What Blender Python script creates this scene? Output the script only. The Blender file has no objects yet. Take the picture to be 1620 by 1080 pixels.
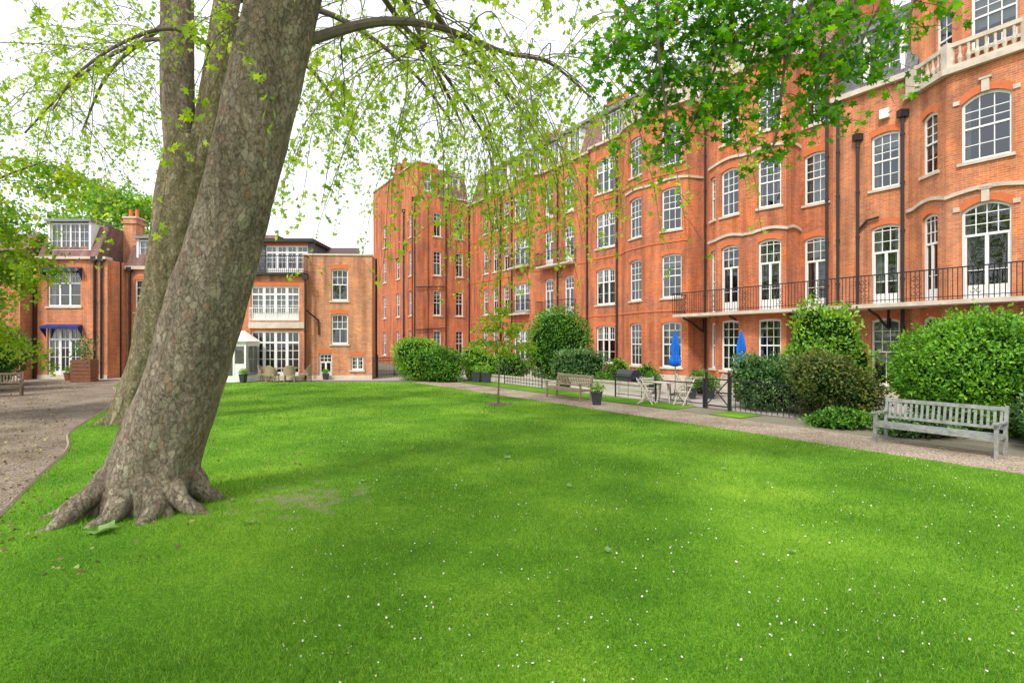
import bpy, math, random
import numpy as np
from mathutils import Vector, Matrix
random.seed(7); rng=np.random.default_rng(7)
scene=bpy.context.scene; COL=scene.collection
R=math.radians
# ------------------------------------------------------------------ helpers
def W(t,p,z=None):
    x=13-.543*t-.84*p; y=23+.84*t-.543*p
    return (x,y) if z is None else (x,y,z)
TH=math.atan2(-.84,.543)   # rotation whose -Y faces the lawn

class MB:
    def __init__(s): s.v=[];s.f=[];s.m=[];s.uv=[]
    def face(s,pts,m=0,uv=None):
        i=len(s.v); s.v+= [tuple(p) for p in pts]; s.f.append(tuple(range(i,i+len(pts)))); s.m.append(m)
        s.uv.append(uv or [(0,0)]*len(pts))
    def box(s,x0,x1,y0,y1,z0,z1,m=0,M=None):
        c=[(x0,y0,z0),(x1,y0,z0),(x1,y1,z0),(x0,y1,z0),(x0,y0,z1),(x1,y0,z1),(x1,y1,z1),(x0,y1,z1)]
        if M is not None: c=[tuple(M@Vector(q)) for q in c]
        a=x1-x0;b=y1-y0;h=z1-z0
        for f,(p,q) in (((0,3,2,1),(b,a)),((4,5,6,7),(a,b)),((0,1,5,4),(a,h)),((1,2,6,5),(b,h)),((2,3,7,6),(a,h)),((3,0,4,7),(b,h))):
            s.face([c[k] for k in f],m,[(0,0),(p,0),(p,q),(0,q)])
    def bar(s,a,b,r,m=0,w=None):
        a=Vector(a);b=Vector(b);d=(b-a); L=d.length
        if L<1e-6:return
        q=d.to_track_quat('Z','Y').to_matrix().to_4x4(); q.translation=a
        w=w or r
        s.box(-r,r,-w,w,0,L,m,q)
    def tube(s,pts,rad,seg=6,m=0,cap=True):
        pts=[Vector(p) for p in pts]; n=len(pts); base=len(s.v)
        if not hasattr(rad,'__len__'): rad=[rad]*n
        for i,p in enumerate(pts):
            d=(pts[min(i+1,n-1)]-pts[max(i-1,0)]).normalized()
            up=Vector((0,0,1)) if abs(d.z)<.9 else Vector((1,0,0))
            a=d.cross(up).normalized(); b=d.cross(a)
            for k in range(seg):
                t=2*math.pi*k/seg
                s.v.append(tuple(p+(a*math.cos(t)+b*math.sin(t))*rad[i]))
        for i in range(n-1):
            for k in range(seg):
                k2=(k+1)%seg
                s.f.append((base+i*seg+k,base+i*seg+k2,base+(i+1)*seg+k2,base+(i+1)*seg+k)); s.m.append(m); s.uv.append([(0,0)]*4)
        if cap:
            s.f.append(tuple(base+k for k in range(seg))); s.m.append(m); s.uv.append([(0,0)]*seg)
            s.f.append(tuple(base+(n-1)*seg+k for k in range(seg))); s.m.append(m); s.uv.append([(0,0)]*seg)
    def lathe(s,prof,seg=20,m=0,c=(0,0),wob=None):
        base=len(s.v);n=len(prof)
        for (r,z) in prof:
            for k in range(seg):
                t=2*math.pi*k/seg; rr=r*(wob(t,z) if wob else 1)
                s.v.append((c[0]+rr*math.cos(t),c[1]+rr*math.sin(t),z))
        for i in range(n-1):
            for k in range(seg):
                k2=(k+1)%seg
                s.f.append((base+i*seg+k,base+i*seg+k2,base+(i+1)*seg+k2,base+(i+1)*seg+k)); s.m.append(m); s.uv.append([(0,0)]*4)
    def mesh(s,name,mats,off=None,smooth=False):
        me=bpy.data.meshes.new(name)
        v=s.v
        if off is not None: v=[(a-off[0],b-off[1],c-off[2]) for a,b,c in v]
        me.from_pydata(v,[],s.f)
        for m in mats: me.materials.append(m)
        me.polygons.foreach_set('material_index',s.m)
        ul=me.uv_layers.new(name='UVMap')
        flat=[c for f in s.uv for p in f for c in p]
        ul.data.foreach_set('uv',flat)
        if smooth: me.polygons.foreach_set('use_smooth',[True]*len(s.f))
        me.update(); return me

def add(name,data,parent=None,loc=(0,0,0),rot=0,**k):
    o=bpy.data.objects.new(name,data); COL.objects.link(o)
    o.location=loc; o.rotation_euler=(0,0,rot)
    if parent: o.parent=parent
    for a,b in k.items(): o[a]=b
    return o
def thing(name,loc,rot,label,category,**k):
    o=add(name,None,None,loc,rot,label=label,category=category,**k); o.empty_display_size=.3; return o

# ------------------------------------------------------------------ materials
def newmat(name):
    m=bpy.data.materials.new(name); m.use_nodes=True; nt=m.node_tree
    b=nt.nodes['Principled BSDF']; return m,nt,b
def N(nt,t,**k):
    n=nt.nodes.new(t)
    for a,b in k.items():
        if a.startswith('_'): setattr(n,a[1:],b)
        else: n.inputs[a.replace('_',' ')].default_value=b
    return n
def c4(c): return (c[0],c[1],c[2],1)
def mat(name,c1,c2=None,scale=3,rough=.7,bump=0,bscale=None,metal=0,detail=6,spec=.4,c3=None):
    m,nt,b=newmat(name); L=nt.links
    b.inputs['Roughness'].default_value=rough; b.inputs['Metallic'].default_value=metal
    b.inputs['Specular IOR Level'].default_value=spec
    tc=N(nt,'ShaderNodeTexCoord')
    c2=c2 or tuple(x*.75 for x in c1)
    no=N(nt,'ShaderNodeTexNoise',Scale=scale,Detail=detail,Roughness=.65); L.new(tc.outputs['Object'],no.inputs['Vector'])
    cr=N(nt,'ShaderNodeValToRGB'); e=cr.color_ramp.elements; e[0].position=.32;e[1].position=.68
    e[0].color=c4(c2); e[1].color=c4(c1)
    if c3: x=cr.color_ramp.elements.new(.5); x.color=c4(c3)
    L.new(no.outputs['Fac'],cr.inputs['Fac']); L.new(cr.outputs['Color'],b.inputs['Base Color'])
    if bump:
        n2=N(nt,'ShaderNodeTexNoise',Scale=bscale or scale*4,Detail=5); L.new(tc.outputs['Object'],n2.inputs['Vector'])
        bp=N(nt,'ShaderNodeBump',Strength=bump,Distance=.02); L.new(n2.outputs['Fac'],bp.inputs['Height']); L.new(bp.outputs['Normal'],b.inputs['Normal'])
    return m
def brickmat(name,c1,c2,mortar,bw=.225,rh=.075,ms=.008,stain=.5):
    m,nt,b=newmat(name); L=nt.links
    uv=N(nt,'ShaderNodeTexCoord'); br=N(nt,'ShaderNodeTexBrick',Scale=1.0)
    br.inputs['Color1'].default_value=c4(c1); br.inputs['Color2'].default_value=c4(c2); br.inputs['Mortar'].default_value=c4(mortar)
    br.inputs['Mortar Size'].default_value=ms; br.inputs['Brick Width'].default_value=bw; br.inputs['Row Height'].default_value=rh
    L.new(uv.outputs['UV'],br.inputs['Vector'])
    n1=N(nt,'ShaderNodeTexNoise',Scale=.55,Detail=8,Roughness=.78); L.new(uv.outputs['UV'],n1.inputs['Vector'])
    mp=N(nt,'ShaderNodeMapping'); mp.inputs['Scale'].default_value=(2.2,.25,1); L.new(uv.outputs['UV'],mp.inputs['Vector'])
    n2=N(nt,'ShaderNodeTexNoise',Scale=1,Detail=5); L.new(mp.outputs['Vector'],n2.inputs['Vector'])
    ma=N(nt,'ShaderNodeMath',_operation='MULTIPLY'); L.new(n1.outputs['Fac'],ma.inputs[0]); L.new(n2.outputs['Fac'],ma.inputs[1])
    mr=N(nt,'ShaderNodeMapRange'); mr.inputs['From Min'].default_value=.14; mr.inputs['From Max'].default_value=.34
    mr.inputs['To Min'].default_value=1-stain; mr.inputs['To Max'].default_value=1.14
    L.new(ma.outputs[0],mr.inputs['Value'])
    n3=N(nt,'ShaderNodeTexNoise',Scale=9,Detail=3); L.new(uv.outputs['UV'],n3.inputs['Vector'])
    hs=N(nt,'ShaderNodeHueSaturation'); L.new(br.outputs['Color'],hs.inputs['Color'])
    mh=N(nt,'ShaderNodeMapRange'); mh.inputs['From Min'].default_value=.3; mh.inputs['From Max'].default_value=.7; mh.inputs['To Min'].default_value=.488; mh.inputs['To Max'].default_value=.517
    L.new(n3.outputs['Fac'],mh.inputs['Value']); L.new(mh.outputs['Result'],hs.inputs['Hue'])
    ms2=N(nt,'ShaderNodeMapRange'); ms2.inputs['From Min'].default_value=.35; ms2.inputs['From Max'].default_value=.65; ms2.inputs['To Min'].default_value=.9; ms2.inputs['To Max'].default_value=1.06
    L.new(n1.outputs['Fac'],ms2.inputs['Value']); L.new(ms2.outputs['Result'],hs.inputs['Saturation'])
    L.new(mr.outputs['Result'],hs.inputs['Value'])
    L.new(hs.outputs['Color'],b.inputs['Base Color'])
    bp=N(nt,'ShaderNodeBump',Strength=.5,Distance=.008); bp.invert=True; L.new(br.outputs['Fac'],bp.inputs['Height']); L.new(bp.outputs['Normal'],b.inputs['Normal'])
    b.inputs['Roughness'].default_value=.88; b.inputs['Specular IOR Level'].default_value=.2
    return m
def leafmat(name,ca,cb,cc,trans=.45,clump=.6):
    m=bpy.data.materials.new(name); m.use_nodes=True; nt=m.node_tree; nt.nodes.clear(); L=nt.links
    out=N(nt,'ShaderNodeOutputMaterial'); at=N(nt,'ShaderNodeAttribute'); at.attribute_name='rnd'
    tc=N(nt,'ShaderNodeTexCoord'); no=N(nt,'ShaderNodeTexNoise',Scale=clump*2,Detail=2); L.new(tc.outputs['Object'],no.inputs['Vector'])
    ad=N(nt,'ShaderNodeMath',_operation='MULTIPLY_ADD'); L.new(no.outputs['Fac'],ad.inputs[0]); ad.inputs[1].default_value=.9; 
    m2=N(nt,'ShaderNodeMath',_operation='MULTIPLY_ADD'); L.new(at.outputs['Fac'],m2.inputs[0]); m2.inputs[1].default_value=.7; m2.inputs[2].default_value=-.3
    L.new(m2.outputs[0],ad.inputs[2])
    cr=N(nt,'ShaderNodeValToRGB'); e=cr.color_ramp.elements; e[0].color=c4(ca); e[0].position=.15; e[1].color=c4(cc); e[1].position=.85
    x=e.new(.5); x.color=c4(cb)
    L.new(ad.outputs[0],cr.inputs['Fac'])
    p=N(nt,'ShaderNodeBsdfPrincipled',Roughness=.5); p.inputs['Specular IOR Level'].default_value=.35
    L.new(cr.outputs['Color'],p.inputs['Base Color'])
    tr=N(nt,'ShaderNodeBsdfTranslucent'); hs=N(nt,'ShaderNodeHueSaturation',Hue=.485,Saturation=1.1,Value=1.6); L.new(cr.outputs['Color'],hs.inputs['Color']); L.new(hs.outputs['Color'],tr.inputs['Color'])
    mx=N(nt,'ShaderNodeMixShader'); mx.inputs[0].default_value=trans
    L.new(p.outputs[0],mx.inputs[1]); L.new(tr.outputs[0],mx.inputs[2]); L.new(mx.outputs[0],out.inputs[0])
    return m
M_brick=brickmat('red_brick',(.62,.165,.06),(.48,.11,.042),(.54,.29,.18))
M_brick2=brickmat('orange_brick',(.66,.21,.083),(.51,.145,.058),(.58,.36,.24))
M_brick3=brickmat('annex_brick',(.66,.26,.115),(.50,.17,.075),(.58,.39,.27))
M_rub=mat('rubbed_brick',(.62,.18,.065),(.52,.13,.05),6,.85)
M_tile=brickmat('plum_tile',(.33,.18,.15),(.24,.13,.115),(.12,.08,.075),.17,.11,.012,.5)
M_slate=brickmat('slate',(.19,.19,.20),(.14,.14,.155),(.06,.06,.065),.3,.2,.01,.4)
M_stone=mat('cream_stone',(.64,.56,.45),(.46,.39,.31),2.5,.8,.2)
M_white=mat('white_paint',(.80,.80,.78),(.72,.72,.70),5,.45)
M_black=mat('black_iron',(.018,.018,.02),(.03,.03,.032),8,.45)
M_dark=mat('dark_interior',(.03,.028,.025),(.015,.015,.015),1,.9)  # near-black colour painting the darkness of unlit rooms behind the glass
M_curt=mat('net_curtain',(.62,.61,.57),(.5,.49,.45),4,.9)
M_roof=mat('lead_roof',(.24,.25,.26),(.16,.165,.175),2,.6)
M_soil=mat('soil',(.16,.11,.07),(.08,.055,.035),4,.95,.6,20)
M_woodg=mat('weathered_teak',(.36,.37,.35),(.17,.18,.165),9,.8,.4,30,c3=(.26,.275,.26))
M_woodb=mat('brown_teak',(.36,.29,.20),(.22,.17,.11),7,.75,.3,30)
M_woodp=mat('pale_weathered_wood',(.62,.57,.49),(.42,.37,.30),12,.8,.3,30)
M_blue=mat('blue_canvas',(.0,.17,.68),(.0,.09,.44),4,.7)
M_navy=mat('navy_canvas',(.015,.04,.22),(.01,.02,.13),4,.8)
M_pot=mat('dark_planter',(.05,.055,.065),(.03,.033,.04),4,.5)
M_terra=mat('rust_planter',(.25,.10,.05),(.16,.07,.04),5,.8)
M_wick=mat('wicker',(.42,.33,.22),(.25,.18,.11),25,.8,.6,60)
M_pave=mat('stone_paving',(.46,.42,.37),(.33,.30,.26),1.5,.85,.2)
M_render=mat('cream_render',(.66,.62,.54),(.52,.48,.41),2.2,.8)
def glassmat():
    m=bpy.data.materials.new('window_glass'); m.use_nodes=True; nt=m.node_tree; nt.nodes.clear(); L=nt.links
    out=N(nt,'ShaderNodeOutputMaterial'); t=N(nt,'ShaderNodeBsdfTransparent'); t.inputs[0].default_value=(.66,.72,.72,1)
    g=N(nt,'ShaderNodeBsdfGlossy',Roughness=.02); g.inputs[0].default_value=(.9,.95,1,1)
    lw=N(nt,'ShaderNodeFresnel',IOR=1.6); ad=N(nt,'ShaderNodeMath',_operation='ADD'); L.new(lw.outputs[0],ad.inputs[0]); ad.inputs[1].default_value=.06
    tc=N(nt,'ShaderNodeTexCoord'); no=N(nt,'ShaderNodeTexNoise',Scale=1.3,Detail=1); L.new(tc.outputs['Object'],no.inputs['Vector'])
    bp=N(nt,'ShaderNodeBump',Strength=.2,Distance=.06); L.new(no.outputs['Fac'],bp.inputs['Height']); L.new(bp.outputs[0],g.inputs['Normal'])
    mx=N(nt,'ShaderNodeMixShader'); L.new(ad.outputs[0],mx.inputs[0]); L.new(t.outputs[0],mx.inputs[1]); L.new(g.outputs[0],mx.inputs[2]); L.new(mx.outputs[0],out.inputs[0])
    return m
M_glass=glassmat()
def barkmat(name,base,pale,dark,rust=.955):
    m,nt,b=newmat(name); L=nt.links; tc=N(nt,'ShaderNodeTexCoord')
    mp=N(nt,'ShaderNodeMapping'); mp.inputs['Scale'].default_value=(1,1,.6); L.new(tc.outputs['Object'],mp.inputs['Vector'])
    n0=N(nt,'ShaderNodeTexNoise',Scale=9,Detail=7,Roughness=.72); L.new(mp.outputs[0],n0.inputs['Vector'])
    va=N(nt,'ShaderNodeVectorMath',_operation='MULTIPLY_ADD'); L.new(n0.outputs['Color'],va.inputs[0]); va.inputs[1].default_value=(.22,.22,.22); L.new(mp.outputs[0],va.inputs[2])
    vo=N(nt,'ShaderNodeTexVoronoi',Scale=15); L.new(va.outputs[0],vo.inputs['Vector'])
    ve=N(nt,'ShaderNodeTexVoronoi',Scale=15,_feature='DISTANCE_TO_EDGE'); L.new(va.outputs[0],ve.inputs['Vector'])
    no=N(nt,'ShaderNodeTexNoise',Scale=24,Detail=9,Roughness=.8); L.new(mp.outputs[0],no.inputs['Vector'])
    mv=N(nt,'ShaderNodeMapping'); mv.inputs['Scale'].default_value=(1,1,.2); L.new(tc.outputs['Object'],mv.inputs['Vector'])
    nb=N(nt,'ShaderNodeTexNoise',Scale=3.2,Detail=6,Roughness=.65); L.new(mv.outputs[0],nb.inputs['Vector'])
    nm=N(nt,'ShaderNodeTexNoise',Scale=3.2,Detail=7,Roughness=.7); L.new(mp.outputs[0],nm.inputs['Vector'])
    cr=N(nt,'ShaderNodeValToRGB'); e=cr.color_ramp.elements; e[0].position=.38;e[1].position=.58; e[0].color=c4(dark); e[1].color=c4(base)
    L.new(no.outputs['Fac'],cr.inputs['Fac'])
    sp=N(nt,'ShaderNodeSeparateColor'); L.new(vo.outputs['Color'],sp.inputs[0])
    ml=N(nt,'ShaderNodeMath',_operation='MULTIPLY_ADD'); L.new(nm.outputs['Fac'],ml.inputs[0]); ml.inputs[1].default_value=2.6; L.new(sp.outputs[0],ml.inputs[2])
    mh=N(nt,'ShaderNodeMath',_operation='MULTIPLY'); L.new(ml.outputs[0],mh.inputs[0]); mh.inputs[1].default_value=.29
    r2=N(nt,'ShaderNodeValToRGB'); e=r2.color_ramp.elements; e[0].position=.57;e[1].position=.61
    L.new(mh.outputs[0],r2.inputs['Fac'])
    fa=N(nt,'ShaderNodeMath',_operation='MULTIPLY'); L.new(r2.outputs[0],fa.inputs[0]); fa.inputs[1].default_value=.7
    mx=N(nt,'ShaderNodeMix',_data_type='RGBA'); L.new(fa.outputs[0],mx.inputs['Factor']); L.new(cr.outputs[0],mx.inputs['A']); mx.inputs['B'].default_value=c4(pale)
    r3=N(nt,'ShaderNodeValToRGB'); e=r3.color_ramp.elements; e[0].position=.36;e[1].position=.64; e[0].color=(.64,.62,.56,1); e[1].color=(1.13,1.09,1.04,1)
    L.new(nb.outputs['Fac'],r3.inputs['Fac'])
    m3=N(nt,'ShaderNodeMix',_data_type='RGBA',_blend_type='MULTIPLY'); m3.inputs['Factor'].default_value=1; L.new(mx.outputs['Result'],m3.inputs['A']); L.new(r3.outputs[0],m3.inputs['B'])
    mr=N(nt,'ShaderNodeMapRange'); mr.inputs['To Min'].default_value=.80; mr.inputs['To Max'].default_value=1.12; L.new(sp.outputs[2],mr.inputs['Value'])
    me_=N(nt,'ShaderNodeMapRange'); me_.inputs['From Max'].default_value=.06; me_.inputs['To Min'].default_value=.78; me_.inputs['To Max'].default_value=1; L.new(ve.outputs['Distance'],me_.inputs['Value'])
    mm=N(nt,'ShaderNodeMath',_operation='MULTIPLY'); L.new(mr.outputs[0],mm.inputs[0]); L.new(me_.outputs[0],mm.inputs[1])
    hs=N(nt,'ShaderNodeHueSaturation'); L.new(m3.outputs['Result'],hs.inputs['Color']); L.new(mm.outputs[0],hs.inputs['Value'])
    r4=N(nt,'ShaderNodeValToRGB'); e=r4.color_ramp.elements; e[0].position=rust;e[1].position=rust+.02; L.new(sp.outputs[1],r4.inputs['Fac'])
    f4=N(nt,'ShaderNodeMath',_operation='MULTIPLY'); L.new(r4.outputs[0],f4.inputs[0]); f4.inputs[1].default_value=.5
    m4=N(nt,'ShaderNodeMix',_data_type='RGBA'); L.new(f4.outputs[0],m4.inputs['Factor']); L.new(hs.outputs[0],m4.inputs['A']); m4.inputs['B'].default_value=(.36,.20,.13,1)
    L.new(m4.outputs['Result'],b.inputs['Base Color'])
    a2=N(nt,'ShaderNodeMath',_operation='MULTIPLY_ADD'); L.new(r2.outputs[0],a2.inputs[0]); a2.inputs[1].default_value=-.3; L.new(no.outputs['Fac'],a2.inputs[2])
    a3=N(nt,'ShaderNodeMath',_operation='MULTIPLY_ADD'); L.new(mm.outputs[0],a3.inputs[0]); a3.inputs[1].default_value=1.1; L.new(a2.outputs[0],a3.inputs[2])
    bp=N(nt,'ShaderNodeBump',Strength=1.0,Distance=.032); L.new(a3.outputs[0],bp.inputs['Height']); L.new(bp.outputs[0],b.inputs['Normal'])
    b.inputs['Roughness'].default_value=.9; b.inputs['Specular IOR Level'].default_value=.15
    return m
M_bark=barkmat('plane_bark',(.40,.34,.265),(.43,.395,.30),(.17,.14,.105))
M_bark2=barkmat('mossy_bark',(.32,.285,.175),(.40,.37,.25),(.15,.13,.075),.99)
M_twig=mat('twig_bark',(.17,.14,.10),(.10,.08,.06),6,.9)
L_plane=leafmat('plane_leaf',(.16,.28,.025),(.27,.45,.04),(.44,.58,.09),.6)
L_maple=leafmat('maple_leaf',(.03,.13,.01),(.075,.26,.015),(.18,.44,.03),.55)
L_gold=leafmat('golden_leaf',(.09,.24,.02),(.21,.42,.03),(.46,.50,.06),.5)
L_bush=leafmat('bush_leaf',(.025,.095,.012),(.08,.23,.022),(.21,.44,.045),.3)
L_dome=leafmat('laurel_leaf',(.035,.13,.012),(.11,.30,.022),(.26,.52,.05),.3)
L_dark=leafmat('dark_leaf',(.015,.055,.012),(.045,.14,.02),(.11,.27,.04),.2)
L_lite=leafmat('light_leaf',(.07,.19,.018),(.16,.37,.035),(.36,.58,.08),.35)
L_ivy=leafmat('ivy_leaf',(.03,.085,.025),(.075,.20,.04),(.27,.40,.16),.25)
L_rust=leafmat('bronze_leaf',(.03,.06,.015),(.075,.135,.025),(.24,.24,.05),.3)
L_litter=leafmat('litter_leaf',(.12,.07,.03),(.26,.18,.08),(.30,.36,.10),.1)
M_core=mat('shrub_core',(.012,.03,.008),(.006,.016,.004),5,1,spec=0)  # near-black green, painted stand-in for the shaded inside of a shrub

# ------------------------------------------------------------------ foliage
def lobed():
    o=[]
    for a,r in ((-90,.0),(-62,.42),(-38,.30),(-12,.62),(12,.40),(38,.80),(62,.48),(90,1.0),(118,.48),(142,.80),(168,.40),(192,.62),(218,.30),(242,.42)):
        o.append((r*math.cos(R(a))*.62,r*math.sin(R(a))*.62+.2,0.0))
    return np.array(o)
SH={'oval':np.array([(0,0,0),(.24,.35,.06),(.2,.7,.04),(0,1,-.03),(-.2,.7,.04),(-.24,.35,.06)]),
    'lobe':lobed(),
    'tri':np.array([(0,0,0),(.42,.3,.06),(.3,.55,.02),(.0,1,-.05),(-.3,.55,.02),(-.42,.3,.06)])}
def unit(a): return a/np.maximum(np.linalg.norm(a,axis=1,keepdims=True),1e-6)
def leafmesh(name,pts,size,mt,shape='oval',out=None,bias=.8,facing=None):
    n=len(pts); S=SH[shape]; k=len(S)
    Ld=rng.normal(size=(n,3))
    if out is not None: Ld=Ld+out*bias
    Ld=unit(Ld)
    Rn=rng.normal(size=(n,3))
    if facing is not None: Rn=Rn+facing
    Wd=unit(np.cross(Ld,Rn)); Nd=np.cross(Wd,Ld)
    sz=size*(.6+.8*rng.random(n))
    V=pts[:,None,:]+sz[:,None,None]*(S[None,:,0:1]*Wd[:,None,:]+S[None,:,1:2]*Ld[:,None,:]+S[None,:,2:3]*Nd[:,None,:])
    me=bpy.data.meshes.new(name); me.vertices.add(n*k); me.vertices.foreach_set('co',V.astype(np.float32).ravel())
    me.loops.add(n*k); me.loops.foreach_set('vertex_index',np.arange(n*k,dtype=np.int32))
    me.polygons.add(n); me.polygons.foreach_set('loop_start',np.arange(0,n*k,k,dtype=np.int32))
    at=me.attributes.new('rnd','FLOAT','POINT'); at.data.foreach_set('value',np.repeat(rng.random(n),k).astype(np.float32))
    me.materials.append(mt); me.update(calc_edges=True); return me
def lump(d,ph,amp=.13):
    s=np.zeros(len(d))
    for f,a,i in ((2.3,1,0),(4.1,.7,1),(7.3,.45,2)):
        s+=a*np.sin(f*d[:,0]+ph[i])*np.sin(f*d[:,1]+ph[i+3])*np.cos(f*d[:,2]+ph[i+6]) + a*.5*np.sin(f*1.3*d[:,2]+ph[i+1]*2)*np.cos(f*d[:,0]-ph[i+4])
    return 1+amp*s
def shrub(name,loc,r,h,mt,n,size,label,cat='shrub',box=0,rot=0,group=None,shape='oval',ry=None,amp=.13):
    root=thing(name,(loc[0],loc[1],0),rot,label,cat)
    if group: root['group']=group
    ry=ry or r; ph=rng.random(9)*6.28
    cz=h*.48; rz=h*.52
    def surf(d):
        if box:
            q=np.max(np.abs(d),axis=1); e=(1-box)+box/np.maximum(q,.5)
        else: e=np.ones(len(d))
        return e*lump(d,ph,amp)
    nu,nv=26,16; D=[]
    for i in range(nv+1):
        for j in range(nu):
            a=math.pi*i/nv;b=2*math.pi*j/nu; D.append((math.sin(a)*math.cos(b),math.sin(a)*math.sin(b),math.cos(a)))
    D=np.array(D); P=D*surf(D)[:,None]*.82*np.array([r,ry,rz])+np.array([0,0,cz]); P[:,2]=np.maximum(P[:,2],.0)
    mb=MB(); mb.v=[tuple(p) for p in P]
    for i in range(nv):
        for j in range(nu):
            mb.f.append((i*nu+j,i*nu+(j+1)%nu,(i+1)*nu+(j+1)%nu,(i+1)*nu+j)); mb.m.append(0); mb.uv.append([(0,0)]*4)
    add('dark_core',mb.mesh('inner',[M_core],smooth=True),root)  # solid dark core stops see-through, inner shade painted in its colour
    d=unit(rng.normal(size=(n,3)))
    fine=1+.05*np.sin(d[:,0]*19+ph[0])*np.sin(d[:,1]*17+ph[1])*np.sin(d[:,2]*18+ph[2])*2
    rad=surf(d)*fine*(.78+.25*rng.random(n)**.7)
    sp=rng.random(n)<.08; rad[sp]*=1+.13*rng.random(sp.sum())
    pts=d*rad[:,None]*np.array([r,ry,rz])+np.array([0,0,cz]); k=pts[:,2]>.02
    add('foliage',leafmesh('foliage',pts[k],size,mt,shape,out=d[k]+np.array([0,0,.3]),bias=1.0,facing=d[k]*1.2),root)
    return root

def catmull(P,n):
    P=[Vector(p) for p in P]; P=[P[0]*2-P[1]]+P+[P[-1]*2-P[-2]]; out=[]
    for i in range(1,len(P)-2):
        for k in range(n):
            t=k/n; a,b,c,d=P[i-1:i+3]
            out.append(.5*((2*b)+(c-a)*t+(2*a-5*b+4*c-d)*t*t+(3*b-a-3*c+d)*t**3))
    out.append(P[-2]); return out
def grow(s,d,length,n,grav,jit):
    p=Vector(s); d=Vector(d).normalized(); pts=[p.copy()]
    for i in range(n):
        d=(d+Vector((random.gauss(0,jit),random.gauss(0,jit),random.gauss(0,jit)-grav))).normalized()
        p=p+d*(length/n); pts.append(p.copy())
    return pts
def trunk_mesh(name,path,mt,flare=0,seg=110,seed=0,lobes=5,off=(0,0,0),nseg=26,asym=None,decay=.22):
    rs=random.Random(seed); P4=[(p[0],p[1],p[2]) for p in path]; rr=[p[3] for p in path]
    C=catmull(P4,nseg); n=len(C); rad=np.interp(np.linspace(0,len(rr)-1,n),range(len(rr)),rr)
    ph=[rs.random()*6.28 for _ in range(12)]; mb=MB(); z00=path[0][2]
    for i,c in enumerate(C):
        for k in range(seg):
            t=2*math.pi*k/seg; h=c.z-z00
            w=1+.03*math.sin(3*t+ph[0]+h*.8)+.025*math.sin(5*t+ph[1]-h*1.3)+.018*math.sin(9*t+ph[2]+h*2.1)+.022*math.sin(h*2.3+2*t+ph[3])+.010*math.sin(14*t+h*5+ph[7])+.010*math.sin(7*t-h*8+ph[8])
            rg=max(0,math.cos(lobes*t+ph[4]+.9*math.sin(2*t+ph[5])))**1.8
            rg2=max(0,math.cos((2*lobes+1)*t+ph[6]+1.1*math.sin(3*t+ph[9])))**2
            fl=flare*(math.exp(-max(h,0)/decay)*(.10+.8*rg+.35*rg2)*(1+.12*math.sin(11*t+h*17+ph[10]))+.17*math.exp(-max(h,0)/.9)*(.2+.8*rg+.2*rg2))
            if asym is not None: fl*=1+.3*math.cos(t-asym)
            r=rad[i]*(w+fl); mb.v.append((c.x+r*math.cos(t)-off[0],c.y+r*math.sin(t)-off[1],c.z-off[2]))
    for i in range(n-1):
        for k in range(seg):
            k2=(k+1)%seg; mb.f.append((i*seg+k,i*seg+k2,(i+1)*seg+k2,(i+1)*seg+k)); mb.m.append(0); mb.uv.append([(0,0)]*4)
    return mb.mesh(name,[mt],smooth=True)

# ------------------------------------------------------------------ ground
def sheet(name,poly,z,mt,**k):
    mb=MB(); mb.face([(x,y,z) for x,y in poly],0,[(x,y) for x,y in poly])
    me=mb.mesh(name,[mt]); return add(name,me,**k)
def groundmat(name,ca,cb,cc,scale,bump,fine=60,dist=.02,mixw=.8,lo=.25,hi=.75,grain=0):
    m,nt,b=newmat(name); L=nt.links; tc=N(nt,'ShaderNodeTexCoord')
    n1=N(nt,'ShaderNodeTexNoise',Scale=scale,Detail=6,Roughness=.6); L.new(tc.outputs['Object'],n1.inputs['Vector'])
    n2=N(nt,'ShaderNodeTexNoise',Scale=fine,Detail=4,Roughness=.75); L.new(tc.outputs['Object'],n2.inputs['Vector'])
    vo=N(nt,'ShaderNodeTexVoronoi',Scale=fine*.8); L.new(tc.outputs['Object'],vo.inputs['Vector'])
    ad=N(nt,'ShaderNodeMath',_operation='MULTIPLY_ADD'); L.new(n2.outputs['Fac'],ad.inputs[0]); ad.inputs[1].default_value=.9
    ml=N(nt,'ShaderNodeMath',_operation='MULTIPLY_ADD'); L.new(n1.outputs['Fac'],ml.inputs[0]); ml.inputs[1].default_value=mixw; ml.inputs[2].default_value=.05-mixw/2-grain/2
    last=ml.outputs[0]
    if grain:
        sp=N(nt,'ShaderNodeSeparateColor'); L.new(vo.outputs['Color'],sp.inputs[0])
        g=N(nt,'ShaderNodeMath',_operation='MULTIPLY_ADD'); L.new(sp.outputs[0],g.inputs[0]); g.inputs[1].default_value=grain; L.new(last,g.inputs[2]); last=g.outputs[0]
    L.new(last,ad.inputs[2])
    cr=N(nt,'ShaderNodeValToRGB'); e=cr.color_ramp.elements; e[0].position=lo;e[1].position=hi; e[0].color=c4(ca); e[1].color=c4(cc); x=e.new(.5); x.color=c4(cb)
    L.new(ad.outputs[0],cr.inputs['Fac']); L.new(cr.outputs[0],b.inputs['Base Color'])
    bp=N(nt,'ShaderNodeBump',Strength=bump,Distance=dist); L.new(vo.outputs['Distance'],bp.inputs['Height']); L.new(bp.outputs[0],b.inputs['Normal'])
    b.inputs['Roughness'].default_value=.95; b.inputs['Specular IOR Level'].default_value=.1
    return m,nt,b,cr
M_gravel=groundmat('dark_gravel',(.07,.052,.037),(.20,.155,.115),(.42,.355,.285),.8,.9,58,.018,.6,.26,.74,grain=.35)[0]
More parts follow.
